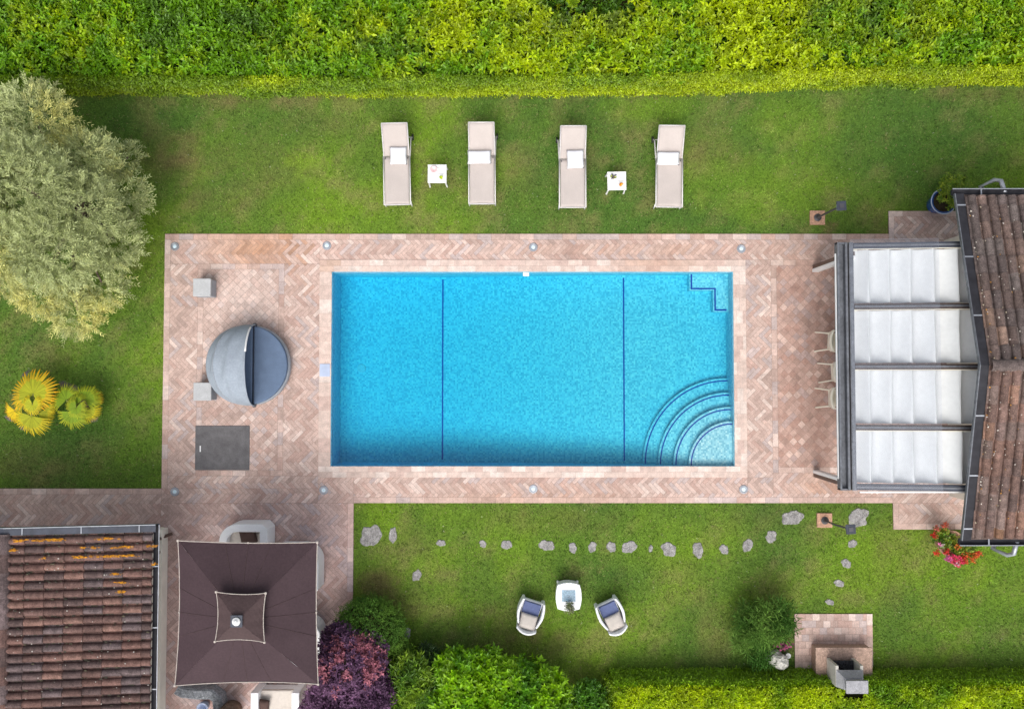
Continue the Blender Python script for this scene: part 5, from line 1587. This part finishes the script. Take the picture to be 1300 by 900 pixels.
# ================================================================== ARMCHAIRS AND TABLE ON THE LOWER LAWN
def tub_chair(root):
    # moulded white armchair, facing +y
    m = MB(); m.prism([(-.27, -.30), (.27, -.30), (.305, .36), (-.305, .36)], .20, .36); m.build('seat', 'resin', root, bev=.025)
    for s in (-1, 1):
        m = MB(); n = 14; vs = []
        for i in range(n + 1):
            t = i / n
            y = .41 - .72 * t
            x = s * (.315 + .050 * math.sin(PI * t) ** .9 - .10 * max(0, t - .6))
            w = .06 + .022 * math.sin(PI * t); zt = .60 + .06 * t
            for a, z in ((-.5, .16 + .1 * t), (.5, .16 + .1 * t), (.5, zt - .02), (.2, zt), (-.2, zt), (-.5, zt - .02)): vs.append((x + a * w, y, z))
        m.add(vs, [[i * 6 + k, i * 6 + (k + 1) % 6, (i + 1) * 6 + (k + 1) % 6, (i + 1) * 6 + k] for i in range(n) for k in range(6)] + [list(range(6)), [n * 6 + k for k in range(6)]])
        m.build('armrest', 'resin', root, bev=.008)
    m = MB(); n = 16; vs = []
    for i in range(n + 1):
        t = -1 + 2 * i / n
        x = t * .30; y = -.36 - .10 * (1 - t * t); zt = .74 + .07 * (1 - t * t); lean = .045
        for a, z in ((-.03, .2), (.03, .2), (.035 - lean, zt - .02), (.015 - lean, zt), (-.015 - lean, zt), (-.035 - lean, zt - .02)): vs.append((x, y + a, z))
    m.add(vs, [[i * 6 + k, i * 6 + (k + 1) % 6, (i + 1) * 6 + (k + 1) % 6, (i + 1) * 6 + k] for i in range(n) for k in range(6)] + [list(range(6)), [n * 6 + k for k in range(6)]])
    m.build('backrest', 'resin', root, bev=.006)
    m = MB(); m.box((0, .03, .40), (.52, .58, .09), bev=.025); m.build('seat_cushion', 'blue_cushion', root)
    for a in (-1, 1):
        for b in (-.28, .33):
            m = MB(); m.tube([(a * .26, b, .22), (a * .29, b * 1.05, 0)], [.028, .02], 8); m.build('leg', 'resin', root)
x, y, _ = G(673, 779, .45)
ch = thing('tub_armchair', 'white armchair with blue seat, left of the white coffee table on the lawn', 'armchair', (x, y, 0), R(-17), group='white armchairs on the lower lawn')
tub_chair(ch); ch.scale = (.82, .82, .92)
x2, y2, _ = G(776, 780, .45)
dup(ch, (x2, y2, 0), R(25), 'white armchair with blue seat, right of the white coffee table on the lawn')
for (cx, cy), rz, lab in (((x, y), R(-17), 'cream pillow on the left lawn armchair'), ((x2, y2), R(25), 'cream pillow on the right lawn armchair')):
    v = Matrix.Rotation(rz, 3, 'Z') @ Vector((0, -.18, 0))
    m = MB(); m.pillow((0, 0, 0), .44, .38, .14, 0, R(-24)); o = m.build('pillow', 'cream_cloth', loc=(cx + v.x, cy + v.y, .51), smooth=True, weld=True); o.rotation_euler.z = rz
    tag(o, lab, 'pillow', 'cream pillows on the lawn armchairs')
def coffee_table():
    x, y, _ = G(722, 757.5, .45)
    o = thing('coffee_table', 'white square coffee table with bulging sides and patterned glass centre', 'coffee table', (x, y, 0))
    poly = []
    h = .315
    for k in range(4):
        a = PI / 2 * k
        for i in range(10):
            t = -1 + 2 * i / 10
            px_, py_ = t * h * .93, -h - .055 * (1 - t * t) + .03
            poly.append((px_ * math.cos(a) - py_ * math.sin(a), px_ * math.sin(a) + py_ * math.cos(a)))
    m = MB(); m.prism([(p[0] * .94, p[1] * 1.02) for p in poly], .40, .455); m.build('tabletop', 'resin', o, bev=.012)
    m = MB(); m.box((0, .03, .455), (.33, .28, .012), bev=.003); m.build('glass_inset', 'glass_blue', o)
    m = MB(); m.prism([(p[0] * .88, p[1] * .94) for p in poly], .06, .40); m.build('skirt', 'resin', o)
    for a in (-1, 1):
        for b in (-1, 1):
            m = MB(); m.tube([(a * .24, b * .26, .08), (a * .25, b * .27, 0)], .03, 8); m.build('leg', 'resin', o)
coffee_table()
def potted(name, label, px, py, z, r, h, mt, leafcol, n, k, Ln, Wd, crown_r, crown_z, flowers=None):
    x, y, _ = G(px, py, z + h)
    o = thing(name, label, 'potted plant', (x, y, z))
    m = MB(); m.lathe([(r * .7, 0), (r * .95, h * .7), (r, h * .9), (r * 1.04, h), (r * .88, h), (r * .8, h * .8), (0, h * .78)], 24); m.build('pot', mt, o, smooth=False)
    d = sph(n); d[:, 2] = np.abs(d[:, 2])
    P = d * (crown_r * rng.uniform(.55, 1, (n, 1))); P[:, 2] = P[:, 2] * .8 + crown_z
    w = rng.random((n, 1)); c = np.array(leafcol[0]) * (1 - w) + np.array(leafcol[1]) * w
    fm = FM(); fm.rosettes(P, d + np.array([[0, 0, .5]]), c, k, Ln, Wd); fm.build('foliage', 'leaf', o)
    return o, (x, y)
potted('potted_plant', 'tiny pot of pale flowers on the near edge of the white coffee table', 723, 770, .46, .075, .10, 'zinc', [(.12, .17, .06), (.30, .30, .18)], 46, 5, .055, .024, .10, .10)

# ================================================================== GARDEN LAMPS
def garden_lamp(px, py, hx, hy, label, first=None):
    x, y, _ = G(px, py, .0)
    zt = 1.42
    tx, ty, _ = G(hx, hy, zt)
    o = thing('garden_lamp', label, 'garden lamp', (x, y, 0), group='black garden lamps on brick plinths')
    m = MB(); m.box((0, 0, .02), (.38, .36, .07), bev=.008); m.build('plinth', 'terracotta', o)
    dx, dy = tx - x, ty - y
    m = MB(); m.lathe([(.095, .055), (.095, .075), (.06, .10), (.035, .16), (.026, .22)], 18, (.0, -.0, 0))
    m.tube([(0, 0, .1), (dx * .15, dy * .15, .7), (dx, dy, zt - .12)], .024, 10); m.build('pole', 'dark_metal', o, smooth=False)
    m = MB(); m.box((dx, dy, zt - .04), (.225, .225, .035), rz=.05, bev=.006); hd = m.build('lamp_head', 'slate_metal', o)
    m = MB(); m.box((dx, dy, zt - .115), (.13, .13, .12), rz=.05); m.build('lamp_glass', 'lens', hd)
    m = MB(); m.box((dx, dy, zt - .018), (.10, .10, .012), rz=.05, bev=.003); m.build('lamp_cap', 'dark_metal', hd)
garden_lamp(1037, 277, 1069, 261, 'black garden lamp on a brick plinth in the upper lawn near the villa')
garden_lamp(1046, 660, 1081, 672, 'black garden lamp on a brick plinth in the lower lawn among the stepping stones')

# ================================================================== DINING CHAIRS at the pergola edge
def dining_chair(root):
    # faces +x; back rail at -x
    m = MB(); m.prism([(-.21, -.20), (.22, -.23), (.22, .23), (-.21, .20)], .43, .465); m.build('seat', 'ivory', root, bev=.012)
    m = MB(); n = 12; vs = []
    for i in range(n + 1):
        t = -1 + 2 * i / n; y = t * .255; xb = -.27 + .07 * t * t
        for a, z in ((.03, .52), (.06, .52), (-.005, .87), (-.06, .86)): vs.append((xb + a, y, z))
    m.add(vs, [[i * 4 + k, i * 4 + (k + 1) % 4, (i + 1) * 4 + (k + 1) % 4, (i + 1) * 4 + k] for i in range(n) for k in range(4)] + [[0, 1, 2, 3], [n * 4 + k for k in range(4)]])
    br = m.build('backrest', 'ivory', root, bev=.006)
    for s in (-1, 1):
        m = MB(); m.tube([(-.21, s * .225, .80), (-.21, s * .20, .45), (-.36, s * .245, .0)], [.018, .02, .017], 8); m.build('leg', 'ivory', root)
        m = MB(); m.tube([(.2, s * .2, .45), (.22, s * .22, 0)], [.02, .017], 8); m.build('leg', 'ivory', root)
        m = MB(); m.tube([(-.2, s * .24, .66), (.0, s * .27, .67), (.18, s * .25, .64), (.19, s * .22, .45)], .018, 8); m.build('armrest', 'ivory', root)
dc = None
for px, py, rz, lab in ((1057.5, 433, -.06, 'topmost of the three ivory chairs showing at the pergola edge'), (1062, 472, .05, 'middle one of the three ivory chairs, half under the pergola edge'), (1058.5, 505.5, .02, 'lowest of the three ivory chairs showing at the pergola edge')):
    x, y, _ = G(px, py, .85); x += .23
    if dc is None: dc = thing('garden_chair', lab, 'chair', (x, y, DZ), rz, group='ivory chairs under the pergola'); dining_chair(dc)
    else: dup(dc, (x, y, DZ), rz, lab)

# ================================================================== BARBECUE
def barbecue():
    x0, x1 = 7.50, 8.84; yf = G(1060, 816, 0)[1]
    bx, by = (x0 + x1) / 2, yf - .35
    o = thing('stone_barbecue', 'grey stone barbecue with sloping hood and short chimney on a brick base', 'barbecue', (bx, by, 0))
    m = MB(); m.box((0, -.02, .18), (x1 - x0, .72, .34), bev=.01); m.box((0, -.02, .362), (x1 - x0 + .05, .77, .03), bev=.006); m.build('brick_base', 'old_brick', o)
    cx = 8.07 - bx; w = .66; y0 = .12; d = .50; z0, z1 = .377, .92
    for s in (-1, 1):
        m = MB(); m.box((cx + s * (w / 2 - .035), y0 - d / 2, (z0 + z1) / 2), (.07, d, z1 - z0), bev=.006); m.build('side_wall', 'concrete_pale', o)
    m = MB(); m.box((cx, y0 - d + .03, (z0 + z1) / 2), (w - .15, .06, z1 - z0)); m.build('back_wall', 'soot', o)
    m = MB(); m.box((cx, y0 - d / 2 + .03, z0 + .16), (w - .15, d - .09, .06)); r = random.Random(3)
    for k in range(60):
        a, b, s = r.uniform(-.22, .22), r.uniform(-.38, .10), r.uniform(.015, .035)
        m.lathe([(0, -s), (s, -s * .3), (s * .8, s * .5), (0, s)], 6, (cx + a, b, z0 + .20))
    m.build('fire_tray', 'soot', o)
    m = MB(); ht, hb = (w / 2 - .005), .25
    yb0, yb1 = y0 + .005 - .10, y0 - d + .0
    tp = 1.10
    vs = [(cx - ht, yb1, z1), (cx + ht, yb1, z1), (cx + ht, yb0, z1), (cx - ht, yb0, z1), (cx - .20, yb1, tp), (cx + hb + .0, yb1, tp), (cx + hb, yb1 + .28, tp), (cx - .20, yb1 + .28, tp)]
    m.add(vs, [[0, 1, 2, 3], [4, 5, 6, 7], [0, 1, 5, 4], [1, 2, 6, 5], [2, 3, 7, 6], [3, 0, 4, 7]]); m.build('hood', 'concrete', o, bev=.008)
    m = MB(); m.box((cx + .025, yb1 + .13, 1.15), (.40, .24, .20), bev=.008); m.box((cx + .025, yb1 + .13, 1.26), (.52, .30, .05), bev=.01); m.build('chimney', 'concrete', o)
barbecue()
def rock():
    x, y, _ = G(988, 838, .25)
    bm = bmesh.new(); bmesh.ops.create_icosphere(bm, subdivisions=4, radius=1)
    for v in bm.verts:
        a = float(fbm(np.array([v.co.x * 1.6 + 5 + v.co.z]), np.array([v.co.y * 1.6 + 3 - v.co.z]), 61)[0]); b = float(fbm(np.array([v.co.x * 5 + v.co.z * 2]), np.array([v.co.y * 5 - v.co.z]), 62)[0])
        v.co *= .75 + .45 * a + .18 * b
        v.co.x *= .26; v.co.y *= .20; v.co.z *= .28
    bmesh.ops.rotate(bm, cent=(0, 0, 0), matrix=Matrix.Rotation(-.5, 3, 'Z'), verts=bm.verts)
    me = bpy.data.meshes.new('boulder'); bm.to_mesh(me); bm.free(); me.materials.append(MT['pale_rock'])
    o = bpy.data.objects.new('boulder', me); COL.objects.link(o); o.location = (x, y, .16); tag(o, 'pale rugged boulder between the feathery shrub and the barbecue terrace', 'rock')
    x, y, _ = G(1000.5, 832, .1)
    m = MB(); m.lathe([(.04, 0), (.055, .02), (.065, .12), (.06, .12), (.03, .11), (.028, .05), (0, .045)], 16); tag(m.build('flower_pot', 'white', loc=(x, y, .0), smooth=True), 'small white round pot beside the pale boulder', 'pot')
    x, y, _ = G(994, 819, .2); n = 46
    P = np.stack([rng.normal(0, .11, n), rng.normal(0, .055, n), rng.uniform(.12, .26, n)], 1)
    o = thing('pink_flowers', 'low plant with deep pink flowers beside the barbecue terrace', 'flowers', (x, y, 0))
    fm = FM(); fm.rosettes(P, np.stack([rng.normal(0, .3, n), rng.normal(0, .3, n), np.ones(n)], 1), np.array([[.42, .07, .20]]) * rng.uniform(.6, 1.3, (n, 1)), 5, .032, .028, el=(.1, .5)); fm.build('blossoms', 'petal', o)
    P2 = np.stack([rng.normal(0, .13, 70), rng.normal(0, .09, 70), rng.uniform(.02, .18, 70)], 1)
    fm = FM(); fm.rosettes(P2, np.stack([rng.normal(0, .3, 70), rng.normal(0, .3, 70), np.ones(70)], 1), np.array([[.06, .08, .03]]) * rng.uniform(.6, 1.3, (70, 1)), 5, .06, .02); fm.build('foliage', 'leaf', o)
rock()

# ================================================================== POTS BY THE VILLA
def blue_pot():
    o, (x, y) = potted('blue_pot', 'glazed cobalt blue pot with leafy plant at the villa\'s upper corner', 1198, 256, 0, .30, .42, 'blue_glaze', [(.09, .21, .015), (.34, .42, .03)], 260, 6, .08, .036, .40, .52)
    m = MB(); m.tube([(math.cos(t) * .312, math.sin(t) * .312, .425) for t in [2 * PI * k / 32 for k in range(33)]], .014, 6, cap=False); m.build('rim', 'blue_rim', o)
    m = MB(); m.lathe([(.275, .40), (.15, .41), (0, .415)], 20); m.build('potting_soil', 'soil', o)
    for ch in o.children:
        if ch.name.startswith('foliage'): ch.location = (.13, .22, 0)
blue_pot()
def geraniums():
    x, y, _ = G(1208, 690, .4)
    o = thing('geranium_planter', 'terracotta planter of red orange and pink geraniums at the villa\'s lower corner', 'potted plant', (x, y, 0))
    m = MB(); m.lathe([(.22, 0), (.30, .30), (.32, .32), (.33, .40), (.29, .40), (.27, .33), (0, .32)], 24); m.build('pot', 'terracotta', o)
    def cloud(cs, n, zr, nm, cols, k, L, W, mt, el=(.1, .8)):
        P, C = [], []
        for px, py, rp, c in cs:
            m_ = int(n * rp * rp / 100)
            cx, cy, _ = G(px, py, .5); a = rng.uniform(0, 2 * PI, m_); d = np.sqrt(rng.random(m_)) * M(rp)
            P.append(np.stack([cx - x + np.cos(a) * d, cy - y + np.sin(a) * d, rng.uniform(zr[0], zr[1], m_)], 1)); C.append(np.repeat([c], m_, 0))
        P = np.concatenate(P); C = np.concatenate(C) * rng.uniform(.7, 1.25, (len(P), 1)); q = len(P)
        fm = FM(); fm.rosettes(P, np.stack([rng.normal(0, .35, q), rng.normal(0, .35, q), np.ones(q)], 1), C, k, L, W, el=el); fm.build(nm, mt, o)
    lg, ly = (.11, .22, .015), (.24, .30, .02)
    cloud([(1198, 682, 12, lg), (1207, 690, 10, ly), (1222, 695, 12, ly), (1230, 701, 10, lg), (1213, 700, 8, lg), (1194, 676, 7, ly)], 46, (.35, .56), 'foliage', 0, 6, .062, .045, 'leaf')
    rd, og, pk, mg = (.62, .035, .02), (.66, .13, .02), (.72, .05, .13), (.72, .16, .42)
    cloud([(1213, 711, 6, pk), (1206, 708, 5, pk), (1221, 709, 5, rd), (1201, 708, 4, mg), (1212, 714, 3, (.75, .55, .6)), (1200, 699, 3.5, rd), (1186, 700.5, 3, rd), (1182, 678, 3, rd), (1197, 666, 3.5, (.5, .10, .05)), (1187, 670, 3, (.5, .12, .08)), (1191, 689, 2.2, mg), (1212, 692, 3, og), (1222, 702, 3.5, og), (1234, 703, 4, og), (1240, 702, 3, rd), (1231, 709, 3, og), (1192, 691, 2, (.7, .6, .55))], 190, (.52, .62), 'blossoms', 0, 5, .03, .03, 'petal', (.1, .5))
geraniums()
